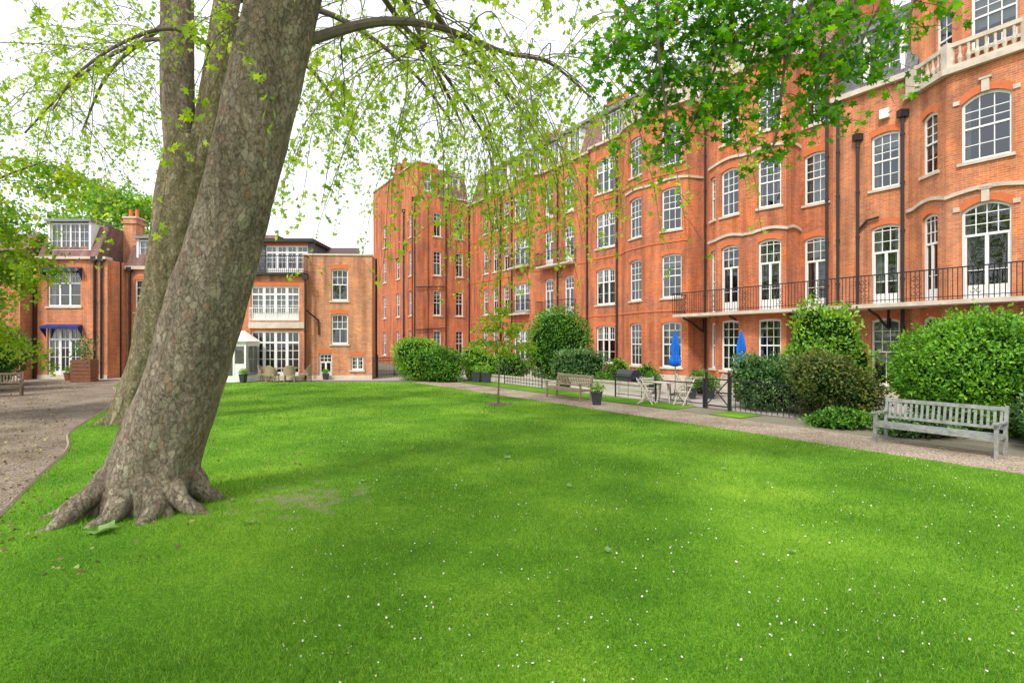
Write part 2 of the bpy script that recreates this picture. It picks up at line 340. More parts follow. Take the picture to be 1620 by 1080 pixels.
M_gravel2=groundmat('tan_gravel',(.15,.11,.075),(.34,.27,.20),(.60,.52,.42),.8,.9,50,.018,.5,.26,.74,grain=.35)[0]
M_ground=groundmat('earth',(.14,.13,.09),(.22,.20,.15),(.30,.27,.2),.7,.5,30)[0]
M_lawn,nt,b,cr=groundmat('lawn_grass',(.04,.12,.008),(.095,.235,.014),(.24,.40,.035),.4,.35,45,.012,.9,.3,.72)
tc=N(nt,'ShaderNodeTexCoord'); L=nt.links
vm=N(nt,'ShaderNodeVectorMath',_operation='DISTANCE'); L.new(tc.outputs['Object'],vm.inputs[0]); vm.inputs[1].default_value=(-2.9,7.5,0)
nn=N(nt,'ShaderNodeTexNoise',Scale=3.4,Detail=9,Roughness=.7); L.new(tc.outputs['Object'],nn.inputs['Vector'])
ma=N(nt,'ShaderNodeMath',_operation='MULTIPLY_ADD'); L.new(vm.outputs['Value'],ma.inputs[0]); ma.inputs[1].default_value=-.19; L.new(nn.outputs['Fac'],ma.inputs[2])
r=N(nt,'ShaderNodeValToRGB'); r.color_ramp.elements[0].position=.37; r.color_ramp.elements[1].position=.55; L.new(ma.outputs[0],r.inputs['Fac'])
mx=N(nt,'ShaderNodeMix',_data_type='RGBA'); L.new(r.outputs[0],mx.inputs['Factor']); L.new(cr.outputs[0],mx.inputs['A']); mx.inputs['B'].default_value=(.28,.24,.16,1)
L.new(mx.outputs['Result'],b.inputs['Base Color'])

sheet('ground',[(-400,-60),(400,-60),(400,600),(-400,600)],0,M_ground,kind='structure')
edge0=[(-4.6,-8),(-5.0,2),(-5.6,5),(-6.25,6.45),(-7.1,7.8),(-8.0,9.35),(-9.3,11.3),(-10.9,13.4),(-13.2,17.5),(-16.4,22.3),(-20.0,27.2),(-20.3,29.4)]
edge=[(p.x+.03*math.sin(p.y*1.9),p.y) for p in catmull([(a,b_,0) for a,b_ in edge0],8)]
lawnpoly=edge[::-1]+[W(-34,11.7),W(-9.4,11.5),W(3,11.75),W(15,12.2)]
sheet('lawn',lawnpoly,.012,M_lawn,kind='structure')
sheet('gravel_path_curved',edge+[(-20.3,30.6),(-60,30.6),(-60,-8)],.004,M_gravel,kind='structure')
sheet('gravel_path',[W(-34,11.7),W(-34,9.6),W(-9.4,9.7),W(3,9.9),W(17,10.3),W(17,12.3),W(15,12.2),W(3,11.75),W(-9.4,11.5)],.008,M_gravel2,kind='structure')
sheet('grass_verge',[W(-.5,9.65),W(-.5,8.4),W(14,8.6),W(14,10.1),W(3,9.85)],.016,M_lawn,kind='structure')
sheet('grass_verge_small',[W(-2.9,9.6),W(-2.9,8.5),W(-1.8,8.5),W(-1.8,9.6)],.016,M_lawn,kind='structure')
sheet('patio_paving',[(-20.3,29.6),(-5.5,30.2),(-5,34),(-24,34),(-24,30.9),(-20.3,30.9)],.020,M_pave,kind='structure')
sheet('terrace_paving',[W(-20,0),W(-20,8.2),W(12,8.3),W(31,6),W(31,0)],.006,M_pave,kind='structure')
mb=MB(); E=edge[16:]
mb.tube([(a-.03,b_,.015) for a,b_ in E],.035,4)
add('timber_edging',mb.mesh('timber_edging',[M_woodb]),label='low timber edging board between lawn and gravel',category='edging')

def inpoly(x,y,poly):
    c=np.zeros(len(x),bool); n=len(poly)
    for i in range(n):
        x1,y1=poly[i];x2,y2=poly[(i+1)%n]
        if y1==y2: continue
        k=((y1>y)!=(y2>y))&(x<(x2-x1)*(y-y1)/(y2-y1)+x1); c^=k
    return c
def blades(name,n,ymin,ymax,pw,hgt,wid,mt,poly):
    u=rng.random(n); a=1-pw
    y=(ymin**a+u*(ymax**a-ymin**a))**(1/a)
    x=(rng.random(n)*2-1)*1.15*(y+1)
    k=inpoly(x,y,poly); x=x[k];y=y[k]
    d=np.hypot(x+5.0,y-7.2); k=(d>.5)
    d2=np.hypot(x+2.9,y-7.5); k&=~((d2<1.0)&(rng.random(len(x))<.4))
    x=x[k];y=y[k]; n=len(x)
    s=np.maximum(1,y/5.0)
    th=rng.random(n)*6.283; lean=rng.normal(size=(n,2))*.5
    cl=.8+.25*np.sin(x*1.7+np.sin(y*2.1))*np.sin(y*1.3+np.cos(x*1.1))+.2*rng.random(n)
    dt=np.hypot(x+5.0,y-7.2); cl*=1+1.5*np.exp(-((dt-.9)/.35)**2)*(rng.random(n)<.4)
    h=hgt*cl*(1+.12*(s-1))*(.5+.7*rng.random(n)); w=wid*s*(.7+.6*rng.random(n))
    V=np.zeros((n,3,3))
    V[:,0,0]=x-np.cos(th)*w;V[:,0,1]=y-np.sin(th)*w
    V[:,1,0]=x+np.cos(th)*w;V[:,1,1]=y+np.sin(th)*w
    V[:,2,0]=x+lean[:,0]*h;V[:,2,1]=y+lean[:,1]*h;V[:,2,2]=h
    V[:,:,2]+=.01
    me=bpy.data.meshes.new(name); me.vertices.add(n*3); me.vertices.foreach_set('co',V.astype(np.float32).ravel())
    me.loops.add(n*3); me.loops.foreach_set('vertex_index',np.arange(n*3,dtype=np.int32))
    me.polygons.add(n); me.polygons.foreach_set('loop_start',np.arange(0,n*3,3,dtype=np.int32))
    at=me.attributes.new('rnd','FLOAT','POINT'); at.data.foreach_set('value',np.repeat(rng.random(n),3).astype(np.float32))
    me.materials.append(mt); me.update(calc_edges=True)
    return me
L_grass=leafmat('grass_blade',(.035,.115,.006),(.105,.28,.014),(.31,.50,.055),.3,clump=.25)
add('grass',blades('grass',600000,2.6,30,1.35,.044,.0019,L_grass,lawnpoly),kind='stuff')
n=1500; y=2.9+rng.random(n)**1.5*12; x=(rng.random(n)*1.5-.45)*(y)*.95
k=inpoly(x,y,lawnpoly); pts=np.stack([x[k],y[k],np.full(k.sum(),.034)],1)
M_petal=mat('petal_white',(.82,.80,.72),(.6,.57,.5),50,.7)
add('fallen_petals',leafmesh('fallen_petals',pts,.018,M_petal,'tri',facing=np.tile([0,0,2.],(len(pts),1))),kind='stuff')
n=2600; y=5+rng.random(n)**1.3*24; x=-y*(.75+.35*rng.random(n))-1.0; x=np.where(rng.random(n)<.15,-3.5-y*.5*rng.random(n),x)
pts=np.stack([x,y,np.full(n,.022)],1)
add('leaf_litter',leafmesh('leaf_litter',pts,.05,L_litter,'tri',out=rng.normal(size=(n,3))*np.array([3,3,.2]),bias=1.5),kind='stuff')
L_fall=leafmat('fallen_leaf_green',(.2,.35,.1),(.32,.48,.2),(.42,.55,.3),.2)
for i,(x,y,s) in enumerate(((-4.55,6.2,.26),(-3.1,6.4,.11),(.95,5.6,.09),(2.9,5.5,.08),(-.1,10.1,.11),(.9,8.1,.09),(-2.3,8.3,.11),(3.6,9.2,.08))):
    S=SH['lobe']; mb=MB(); a=random.random()*6.28
    pp=[]
    for q in S:
        X=q[0]*1.6*s; Y=q[1]*1.6*s; pp.append((X*math.cos(a)-Y*math.sin(a),X*math.sin(a)+Y*math.cos(a),.04+.3*abs(X)+.12*s*math.sin(9*q[1])))
    mb.face(pp); add('fallen_leaf',mb.mesh('fallen_leaf',[L_fall]),loc=(x,y,0),label='pale green fallen plane leaf lying on the lawn' if s<.2 else 'large pale green lobed leaf beside the tree roots',category='leaf',group='leaves lying on the lawn')

# ------------------------------------------------------------------ windows
WC={}
def win_meshes(w,h,arch,style,var):
    key=(round(w,2),round(h,2),round(arch,2),style,var)
    if key in WC: return WC[key]
    H=lambda x: h-arch*(2*x/w)**2
    K=8 if arch>0 else 1
    fr=MB(); y0,y1=.09,.15; bw=.075
    fr.box(-w/2,-w/2+bw,y0,y1,0,H(w/2)); fr.box(w/2-bw,w/2,y0,y1,0,H(w/2)); fr.box(-w/2+bw,w/2-bw,y0,y1,0,.09)
    for i in range(K):
        a=-w/2+w*i/K;b=a+w/K
        pa,pb=(a,y0-.002,H(a)),(b,y0-.002,H(b)); qa,qb=(a,y0-.002,H(a)-.1),(b,y0-.002,H(b)-.1)
        fr.face([qa,qb,pb,pa]); fr.face([(a,y1,H(a)-.1),(b,y1,H(b)-.1),qb,qa])
    def vb(x,z0,z1,t=.014,yy=(.105,.14)): fr.box(x-t,x+t,yy[0],yy[1],z0,z1)
    def hb(z,x0,x1,t=.014,yy=(.106,.139)): fr.box(x0,x1,yy[0],yy[1],z-t,z+t)
    iw=w/2-bw
    if style in('sash','sash2'):
        mid=h*.5; hb(mid,-iw,iw,.03,(.08,.15)); c=3 if w>.75 else 2
        for i in range(1,c): x=-iw+2*iw*i/c; vb(x,mid,H(x)-.06); 
        rows=3 if h>2 else 2
        for j in range(1,rows): hb(mid+(h-arch-mid)*j/rows,-iw,iw)
        if style=='sash2':
            for i in range(1,c): x=-iw+2*iw*i/c; vb(x,.08,mid)
            hb(mid*.5,-iw,iw)
        else: vb(0,.08,mid,.016)
    elif style=='door':
        tr=h*.66; hb(tr,-iw,iw,.04,(.08,.15)); vb(0,.05,tr,.05,(.09,.15))
        for x in (-iw*.97,iw*.97): vb(x,.05,tr,.03,(.09,.15))
        c=4 if w>1.2 else 3
        for i in range(1,c): x=-iw+2*iw*i/c; vb(x,tr,H(x)-.06)
        for j in (1,2): hb(tr+(h-arch-tr)*j/2.3,-iw,iw)
        hb(tr*.45,-iw,iw,.012); 
        fr.box(-iw,iw,.115,.135,.05,.45)
    elif style=='wide':
        tr=h*.62; hb(tr,-iw,iw,.035,(.085,.15))
        c=3
        for i in range(1,c): vb(-iw+2*iw*i/c,.05,H(-iw+2*iw*i/c)-.05,.05,(.085,.15))
        for i in range(9):
            x=-iw+2*iw*(i+.5)/9
            vb(x,tr,H(x)-.06,.011)
        hb(tr+(h-arch-tr)*.5,-iw,iw,.011); hb(tr*.5,-iw,iw,.011)
    elif style=='french':
        c=3 if w<2.4 else 4; tr=h*.76; hb(tr,-iw,iw,.05,(.08,.15))
        for i in range(1,c): vb(-iw+2*iw*i/c,.05,h-.05,.08,(.085,.15))
        for i in range(c):
            a=-iw+2*iw*i/c; vb(a+iw/c,.05,h-.05,.018)
            fr.box(a+.02,a+2*iw/c-.02,.115,.135,.05,.42)
        hb(tr*.5+.1,-iw,iw,.016); hb(tr*.78,-iw,iw,.016)
    elif style=='case':
        c=max(2,round(w/.6))
        for i in range(1,c): vb(-iw+2*iw*i/c,.05,h-.05,.045,(.09,.15))
        for i in range(c): vb(-iw+2*iw*(i+.5)/c,.05,h-.05,.01)
        for j in (1,2): hb(h*j/3,-iw,iw,.011)
    gl=MB(); n=8
    for i in range(n):
        a=-w/2+w*i/n;b=a+w/n
        gl.face([(a,.125,0),(b,.125,0),(b,.125,H(b)),(a,.125,H(a))])
    si=MB(); si.box(-w/2-.10,w/2+.10,-.07,.16,-.10,0.001)
    li=MB(); Ht=.24 
    K2=8
    for i in range(K2):
        a=-1+2*i/K2;b=a+2/K2
        def P(u,o): 
            x=u*(w/2+o*.35); return (x,-.006,h-arch*u*u+o)
        li.face([P(a,0),P(b,0),P(b,Ht),P(a,Ht)],0)
    if arch>.2:
        li.box(-.10,.10,-.07,.02,h-.03,h+.36,1); li.box(-.16,.16,-.09,.02,h+.361,h+.43,1)
        for s_ in (-1,1): li.box(s_*(w/2+.12)-.09,s_*(w/2+.12)+.09,-.05,.02,h-arch+.02,h-arch+.16,1)
    cu=MB()
    def curt(x0,x1,z0,z1):
        k=max(6,int((x1-x0)/.05))
        for i in range(k):
            a=x0+(x1-x0)*i/k;b=x0+(x1-x0)*(i+1)/k
            cu.face([(a,.30+.025*math.sin(a*45),z0),(b,.30+.025*math.sin(b*45),z0),(b,.30+.025*math.sin(b*45),z1),(a,.30+.025*math.sin(a*45),z1)])
    if var==0: curt(-w/2,-w*.24,0,h); curt(w*.24,w/2,0,h)
    elif var==1: curt(-w/2,w/2,0,h*.5)
    elif var==2: curt(-w/2,-w*.32,0,h); curt(w*.3,w/2,0,h); cu.box(-w/2,w/2,.24,.25,h*.72,h-arch)
    elif var==3: cu.box(-w/2,w/2,.24,.25,h*.35,h-arch)
    elif var==4: curt(-w/2,w/2,0,h)
    else: curt(-w/2,-w*.36,0,h)
    r=dict(frame=fr.mesh('frame',[M_white]),glass=gl.mesh('glass',[M_glass]),sill=si.mesh('sill',[M_stone]),lintel=li.mesh('lintel',[M_rub,M_stone]),curtain=cu.mesh('curtain',[M_curt]))
    WC[key]=r; return r
wr=random.Random(3)
def put_window(root,base,pos,ang,w,h,arch,style,sill=True,lintel=True,var=None):
    m=win_meshes(w,h,arch,style,wr.choice([0,0,0,1,2,3,4,5,5,5]) if var is None else var)
    o=add('window',m['glass'],root,(pos[0]-base[0],pos[1]-base[1],pos[2]-base[2]),ang)
    add('frame',m['frame'],o); add('curtain',m['curtain'],o)
    if sill: add('sill',m['sill'],o)
    if lintel: add('lintel',m['lintel'],o)
    return o
def facade(mb,root,base,path,z0,z1,ops,inner=None,depth=.2):
    """path seen from outside, running left to right; ops: (seg,u,zs,w,h,arch,style[,sill])"""
    U=0
    for s,(a,b) in enumerate(zip(path[:-1],path[1:])):
        dx,dy=b[0]-a[0],b[1]-a[1]; L_=math.hypot(dx,dy); dx/=L_;dy/=L_
        T=lambda u,z,y=0: (a[0]+dx*u-dy*y,a[1]+dy*u+dx*y,z)
        O=[]
        for o in ops:
            if o[0]!=s: continue
            u=o[1]
            O.append((u-o[3]/2,u+o[3]/2,o[2],o[2]+o[4],o))
        us=sorted(set([0,L_]+[round(q,4) for o in O for q in o[:2]])); zs=sorted(set([z0,z1]+[round(o[i],4) for o in O for i in (2,3) if z0<o[i]<z1]))
        us=[q for q in us if -1e-6<=q<=L_+1e-6]
        for i in range(len(us)-1):
            for j in range(len(zs)-1):
                uc=(us[i]+us[i+1])/2; zc=(zs[j]+zs[j+1])/2
                if any(o[0]<uc<o[1] and o[2]<zc<o[3] for o in O): continue
                q=[(us[i],zs[j]),(us[i+1],zs[j]),(us[i+1],zs[j+1]),(us[i],zs[j+1])]
                mb.face([T(*k) for k in q],0,[(U+k[0],k[1]) for k in q])
        for (u0,u1,za,zb,o) in O:
            w,h,ar=o[3],o[4],o[5]; uc=(u0+u1)/2
            K=8 if ar>0 else 1
            H=lambda u: zb-ar*((u-uc)/(w/2))**2
            for i in range(K):
                p=u0+w*i/K;q=p+w/K
                if ar>0: mb.face([T(p,H(p)),T(q,H(q)),T(q,zb),T(p,zb)],0,[(U+p,H(p)),(U+q,H(q)),(U+q,zb),(U+p,zb)])
                mb.face([T(p,H(p)),T(q,H(q)),T(q,H(q),depth),T(p,H(p),depth)],0,[(U+p,0),(U+q,0),(U+q,.2),(U+p,.2)])
            for uu in (u0,u1): mb.face([T(uu,za),T(uu,za,depth),T(uu,zb-ar,depth),T(uu,zb-ar)],0,[(0,za),(.2,za),(.2,zb),(0,zb)])
            mb.face([T(u0,za),T(u1,za),T(u1,za,depth),T(u0,za,depth)],0,[(0,0),(w,0),(w,.2),(0,.2)])
            put_window(root,base,T(uc,za),math.atan2(dy,dx),w,h,ar,o[6],sill=(o[7] if len(o)>7 else True))
        if inner is not None:
            inner.face([T(-.1,z0,1.0),T(L_+.1,z0,1.0),T(L_+.1,z1,1.0),T(-.1,z1,1.0)])  # dark sheet behind the facade, room darkness put into its colour
        U+=L_
def band(mb,path,z0,z1,proud,m=0,back=.05,wave=0):
    if isinstance(mb,list): mb.append(MB()); mb=mb[-1]
    nr=[]
    for a,b in zip(path[:-1],path[1:]):
        dx,dy=b[0]-a[0],b[1]-a[1]; L_=math.hypot(dx,dy); nr.append((dy/L_,-dx/L_))
    off=[]
    for i,p in enumerate(path):
        if i==0: n=nr[0];k=1
        elif i==len(path)-1: n=nr[-1];k=1
        else:
            n=(nr[i-1][0]+nr[i][0],nr[i-1][1]+nr[i][1]); l=math.hypot(*n); n=(n[0]/l,n[1]/l); k=1/max(.5,n[0]*nr[i][0]+n[1]*nr[i][1])
        off.append((n[0]*k,n[1]*k))
    for i in range(len(path)-1):
        a,b=path[i],path[i+1]; oa,ob=off[i],off[i+1]
        A=(a[0]+oa[0]*proud,a[1]+oa[1]*proud);B=(b[0]+ob[0]*proud,b[1]+ob[1]*proud)
        C=(b[0]-ob[0]*back,b[1]-ob[1]*back);D=(a[0]-oa[0]*back,a[1]-oa[1]*back)
        Lg=math.hypot(b[0]-a[0],b[1]-a[1]); ns=10 if wave and Lg>1 else 1
        for k in range(ns):
            f0,f1=k/ns,(k+1)/ns
            w0=wave*math.sin(math.pi*f0);w1=wave*math.sin(math.pi*f1)
            l=lambda P,Q,f:(P[0]+(Q[0]-P[0])*f,P[1]+(Q[1]-P[1])*f)
            a0,a1,d0,d1=l(A,B,f0),l(A,B,f1),l(D,C,f0),l(D,C,f1)
            if Lg<=1: w0=w1=0
            mb.face([(*a0,z0+w0),(*a1,z0+w1),(*a1,z1+w1),(*a0,z1+w0)],m); mb.face([(*d0,z1+w0),(*a0,z1+w0),(*a1,z1+w1),(*d1,z1+w1)],m)
            mb.face([(*d0,z0+w0),(*d1,z0+w1),(*a1,z0+w1),(*a0,z0+w0)],m)
        for P,Q in (((A,D)) ,((B,C))) if i in (0,len(path)-2) else ():
            mb.face([(*P,z0),(*Q,z0),(*Q,z1),(*P,z1)],m)
def railing(mb,path,z,h,sp=.12,scroll=False):
    for a,b in zip(path[:-1],path[1:]):
        L_=math.hypot(b[0]-a[0],b[1]-a[1]); n=max(1,int(L_/sp)); P=lambda f,zz:(a[0]+(b[0]-a[0])*f,a[1]+(b[1]-a[1])*f,zz)
        mb.bar(P(0,z+h),P(1,z+h),.02); mb.bar(P(0,z+.1),P(1,z+.1),.013)
        for i in range(n+1):
            f=i/n; mb.bar(P(f,z),P(f,z+h),.009)
        if scroll:
            k=int(L_/1.6)
            for i in range(k):
                f0=(i+.5)/k
                for q in range(3):
                    for sg in (-1,1):
                        pts=[]
                        for t in range(9):
                            an=t/8*math.pi*1.5*sg; r_=.09*(1-.06*t); pts.append(P(f0+(sg*.09+r_*math.cos(an+math.pi/2))/L_,z+.24+q*.26+r_*math.sin(an+math.pi/2)))
                        mb.tube(pts,.012,4)
def mansard(mb,a,b,z0,z1,inset,back,m=0,mf=1):
    dx,dy=b[0]-a[0],b[1]-a[1]; L_=math.hypot(dx,dy); dx/=L_;dy/=L_
    T=lambda u,y,z:(a[0]+dx*u-dy*y,a[1]+dy*u+dx*y,z)
    s=math.hypot(inset,z1-z0)
    mb.face([T(0,0,z0),T(L_,0,z0),T(L_,inset,z1),T(0,inset,z1)],m,[(0,0),(L_,0),(L_,s),(0,s)])
    mb.face([T(0,inset,z1),T(L_,inset,z1),T(L_,back-inset,z1+.05),T(0,back-inset,z1+.05)],mf)
    mb.face([T(0,back-inset,z1+.05),T(L_,back-inset,z1+.05),T(L_,back,z0),T(0,back,z0)],m,[(0,0),(L_,0),(L_,s),(0,s)])
    for u in (0,L_): mb.face([T(u,0,z0),T(u,back,z0),T(u,back-inset,z1),T(u,inset,z1)],m,[(0,0),(back,0),(back,s),(0,s)])
def dormer(root,base,a,b,u,z,w,h,setb,style='case',depth=1.4):
    dx,dy=b[0]-a[0],b[1]-a[1]; L_=math.hypot(dx,dy); dx/=L_;dy/=L_; ang=math.atan2(dy,dx)
    P=(a[0]+dx*u-dy*setb,a[1]+dy*u+dx*setb)
    mb=MB(); t=.12
    mb.box(-w/2-t,-w/2,0,depth,-.15,h+.05,0); mb.box(w/2,w/2+t,0,depth,-.15,h+.05,0)
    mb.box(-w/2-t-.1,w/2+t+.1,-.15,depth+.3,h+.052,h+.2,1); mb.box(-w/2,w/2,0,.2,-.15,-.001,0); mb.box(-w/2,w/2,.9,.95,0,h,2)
    add('dormer',mb.mesh('dormer',[M_white,M_roof,M_dark]),root,(P[0]-base[0],P[1]-base[1],z-base[2]),ang)
    put_window(root,base,(P[0],P[1],z),ang,w,h,0,style,sill=False,lintel=False)
def backwalls(mb,path,back,z1):
    a,b=path[0],path[-1]; dx,dy=b[0]-a[0],b[1]-a[1]; l=math.hypot(dx,dy); dx/=l;dy/=l
    A=(a[0]-dy*back,a[1]+dx*back);B=(b[0]-dy*back,b[1]+dx*back)
    for p,q in ((a,A),(A,B),(B,b)):
        d=math.hypot(q[0]-p[0],q[1]-p[1]); mb.face([(*p,0),(*q,0),(*q,z1),(*p,z1)],0,[(0,0),(d,0),(d,z1),(0,z1)])
def finish(root,base,wall,inner,trim,bm,extra=()):
    add('wall',wall.mesh('wall',[bm],base),root)
    if inner.f: add('dark_room_backing',inner.mesh('dark_room_backing',[M_dark],base),root)
    for t in trim: add('stone_band',t.mesh('stone_band',[M_stone],base),root)
def pipe(root,base,x,y,z0,z1):
    mb=MB(); mb.tube([(x,y,z0),(x,y,z1)],.06,8); 
    z=z0+.9
    while z<z1: mb.tube([(x,y,z),(x,y,z+.08)],.08,8); z+=1.8
    mb.box(x-.15,x+.15,y-.12,y+.12,z1-.02,z1+.25)
    add('drainpipe',mb.mesh('drainpipe',[M_black],base),root)
def chimney(root,base,x,y,z0,z1,w,d,ang,n=4,bm=None):
    mb=MB(); mb.box(-w/2,w/2,-d/2,d/2,0,z1-z0,0); mb.box(-w/2-.08,w/2+.08,-d/2-.08,d/2+.08,z1-z0-.35,z1-z0-.2,0); mb.box(-w/2-.05,w/2+.05,-d/2-.05,d/2+.05,z1-z0+.001,z1-z0+.1,1)
    for i in range(n):
        mb.lathe([(.13,z1-z0+.1),(.11,z1-z0+.3),(.1,z1-z0+.6),(.13,z1-z0+.65),(.08,z1-z0+.66)],10,2,(-w/2+w*(i+.5)/n,0))
    add('chimney',mb.mesh('chimney',[bm or M_brick,M_stone,M_rub]),root,(x-base[0],y-base[1],z0-base[2]),ang)
def balustrade(root,base,path,z,h):
    mb=MB(); band(mb,path,z,z+.12,.06,back=.14); band(mb,path,z+h-.14,z+h,.07,back=.16)
    for a,b in zip(path[:-1],path[1:]):
        L_=math.hypot(b[0]-a[0],b[1]-a[1]); n=max(1,int(L_/.22))
        for i in range(n):
            f=(i+.5)/n; c=(a[0]+(b[0]-a[0])*f,a[1]+(b[1]-a[1])*f)
            mb.lathe([(.04,z+.12),(.075,z+.12+(h-.26)*.3),(.035,z+.12+(h-.26)*.6),(.05,z+h-.14)],8,0,c)
    for p in path:
        mb.box(p[0]-.13,p[0]+.13,p[1]-.13,p[1]+.13,z+.0,z+h+.02)
    add('balustrade',mb.mesh('balustrade',[M_stone],base),root)

# ---- Block B (long terrace)
base=(*W(15,0),0)
tB=[(31.4,0),(23.6,0),(23.0,.55),(20.5,.55),(19.9,0),(14.4,0),(14.1,.35),(11.3,.35),(10.35,.9),(8.55,1.25),(7.8,1.25),(6.0,.85),(5.75,0),(5.3,0),(4.8,.75),(4.1,1.1),(2.6,1.25),(2.1,1.25),(.72,1.0),(.68,0),(-.75,0)]
pB=[W(*q) for q in tB]
rB=thing('mansion_block',base,0,'long red brick mansion block with bowed bays and white windows','apartment building')
ops=[]
def segt(s,t):
    (t0,p0),(t1,p1)=tB[s],tB[s+1]; L_=math.hypot(t1-t0,p1-p0); return (t0-t)/(t0-t1)*L_
FL=[(.85,2.35),(4.5,2.25),(8.05,2.2),(11.5,2.15)]
for z,h in FL:
    for t in (28.1,26.5,24.8): ops.append((0,segt(0,t),z,.8,h,0.08,'sash'))
    ops.append((2,1.25,z,2.1,h-.15,.0,'wide'))
    for t in (19.0,16.7): ops.append((4,segt(4,t),z-.35,1.0,h+.35,.1,'sash' if z<3 else 'door'))
    ops.append((6,1.4,z,1.7,h,.12,'wide'))
for s,u in ((8,.92),(10,.92)):
    for i,(z,h) in enumerate(FL): ops.append((s,u,z,1.12,h+.05,.1,'sash2'))
for s,u,w in ((15,.75,1.0),(17,.70,.98)):
    ops.append((s,u,.85,w,2.35,.05,'sash2')); ops.append((s,u,3.6,w,3.1,.12,'door',False)); ops.append((s,u,8.1,w,2.2,.12,'sash2')); ops.append((s,u,11.5,w,2.1,.12,'sash2'))
ops.append((14,.39,3.6,.45,3.0,0,'sash',False)); ops.append((14,.39,8.1,.45,2.1,0,'sash')); ops.append((14,.39,.9,.45,2.2,0,'sash'))
s=19
ops.append((s,segt(s,0),.4,1.0,2.7,.08,'sash')); ops.append((s,segt(s,0),3.6,1.0,3.1,.1,'door',False)); ops.append((s,segt(s,0),8.1,1.0,2.2,.1,'sash2')); ops.append((s,segt(s,0),11.5,.95,2.1,.1,'sash2'))
wall=MB();inn=MB();tr=[]
facade(wall,rB,base,pB,0,14.5,ops,inn); backwalls(wall,pB,10,14.5)
band(tr,pB,14.502,14.66,.18,back=1.6)
band(tr,pB[8:13],10.6,10.72,.07,wave=.1); band(tr,pB[14:20],7.0,7.12,.08,wave=.12)
band(tr,pB[14:20],10.62,10.74,.07,wave=.1)
band(tr,pB,.0,.45,.05)
finish(rB,base,wall,inn,tr,M_brick)
for z in (3.78,7.4,11.0):
    mb=MB(); band(mb,pB[:12],z,z+.1,.035); add('brick_course',mb.mesh('brick_course',[M_rub],base),rB)
rf=MB(); mansard(rf,W(31.4,-.25),W(-.75,-.25),14.66,17.4,.9,10.2); add('roof',rf.mesh('roof',[M_tile,M_roof],base),rB)
mb=MB(); band(mb,[W(31.4,-1.1),W(-.75,-1.1)],17.32,17.5,.12); add('gutter',mb.mesh('gutter',[M_roof],base),rB)
for t,w in ((27.3,1.7),(24.6,1.0),(21.7,2.0),(18.9,1.1),(16.6,1.1),(12.8,1.6),(9.6,1.2),(7.0,1.2),(3.3,1.1),(1.4,1.1)):
    dormer(rB,base,W(31.4,0),W(-.75,0),31.4-t,14.95,w,1.75,.35)
balustrade(rB,base,[W(*q) for q in ((10.7,.7),(10.35,.9),(8.55,1.25),(7.8,1.25),(6.0,.85))],14.662,.85)
balustrade(rB,base,[W(*q) for q in ((4.8,.75),(4.1,1.1),(2.6,1.25),(2.1,1.25),(.72,1.0))],14.662,.85)
for t in (31.0,25.6,23.85,17.9,14.75,5.55,-.5): 
    x,y=W(t,.09); pipe(rB,base,x,y,0,14.0)
x,y=W(11.6,.45); pipe(rB,base,x,y,0,14.0)
for t in (22.3,14.7,5.5,-.6): x,y=W(t,-3.2); chimney(rB,base,x,y,14.7,18.6,1.0,2.2,TH,4)
for t0,t1,p in ((19.7,16.0,.7),(22.9,20.6,1.0)):
    for z in (4.1,7.6) if p<.9 else (4.35,7.9):
        mb=MB(); path=[W(t0,0.02 if p<.9 else .56),W(t0,p),W(t1,p),W(t1,.02 if p<.9 else .56)]
        railing(mb,path,z,.95,.13)
        mb2=MB(); mb2.face([(*q,z-.0) for q in path]); mb2.face([(*q,z-.12) for q in path]); 
        for a_,b_ in zip(path[:-1],path[1:]): mb2.face([(*a_,z-.12),(*b_,z-.12),(*b_,z),(*a_,z)])
        o=add('balcony',mb2.mesh('balcony',[M_stone],base),rB); add('railing',mb.mesh('railing',[M_black],base),o)
# ---- Block C (right)
base=(*W(-6,0),0)
tC=[(-.75,.12),(-3.45,.12),(-3.7,.3),(-4.95,1.15),(-7.05,1.15),(-8.3,.3),(-8.5,.12),(-18,.12)]
pC=[W(*q) for q in tC]
rC=thing('mansion_block',base,0,'red brick mansion block with canted bay and stone balustrade','apartment building')
ops=[]
for z,h,st,sl in ((.5,2.6,'sash',True),(3.6,3.1,'door',False),(8.1,2.15,'sash2',True)):
    ops.append((0,1.93,z,.98,h,.1,st,sl))
    ops.append((2,.76,z,.72,h,.14,'sash2' if st!='door' else 'door',sl)); ops.append((4,.76,z,.72,h,.14,'sash2' if st!='door' else 'door',sl))
    ops.append((3,1.04,z,1.28,h+.05,.26,st,sl))
    for u in (2,5): ops.append((6,u,z,1.0,h,.1,st,sl))
wall=MB();inn=MB();tr=[]
facade(wall,rC,base,pC,0,11.15,ops,inn); backwalls(wall,pC,10,15.4)
band(tr,pC[1:],11.152,11.34,.2,back=1.3); band(tr,pC[1:7],6.98,7.1,.09,wave=.16); band(tr,pC,.0,.45,.05)
wall2=[W(-.75,.12),W(-3.45,.12)]
facade(wall,rC,base,wall2,11.15,12.0,[])
band(tr,[wall2[0],wall2[1]],12.0,12.2,.22,back=.5)
up=[W(-3.3,-.5),W(-3.9,-.3),W(-5.15,.45),W(-6.85,.45),W(-8.1,-.3),W(-8.3,-.5),W(-18,-.5)]
facade(wall,rC,base,up,11.15,15.4,[(1,.72,12.0,.7,1.9,0,'sash2'),(2,.85,12.0,1.2,2.2,.2,'sash2'),(3,.72,12.0,.7,1.9,0,'sash2')],inn)
band(tr,up,15.402,15.7,.2,back=1.2)
finish(rC,base,wall,inn,tr,M_brick2)
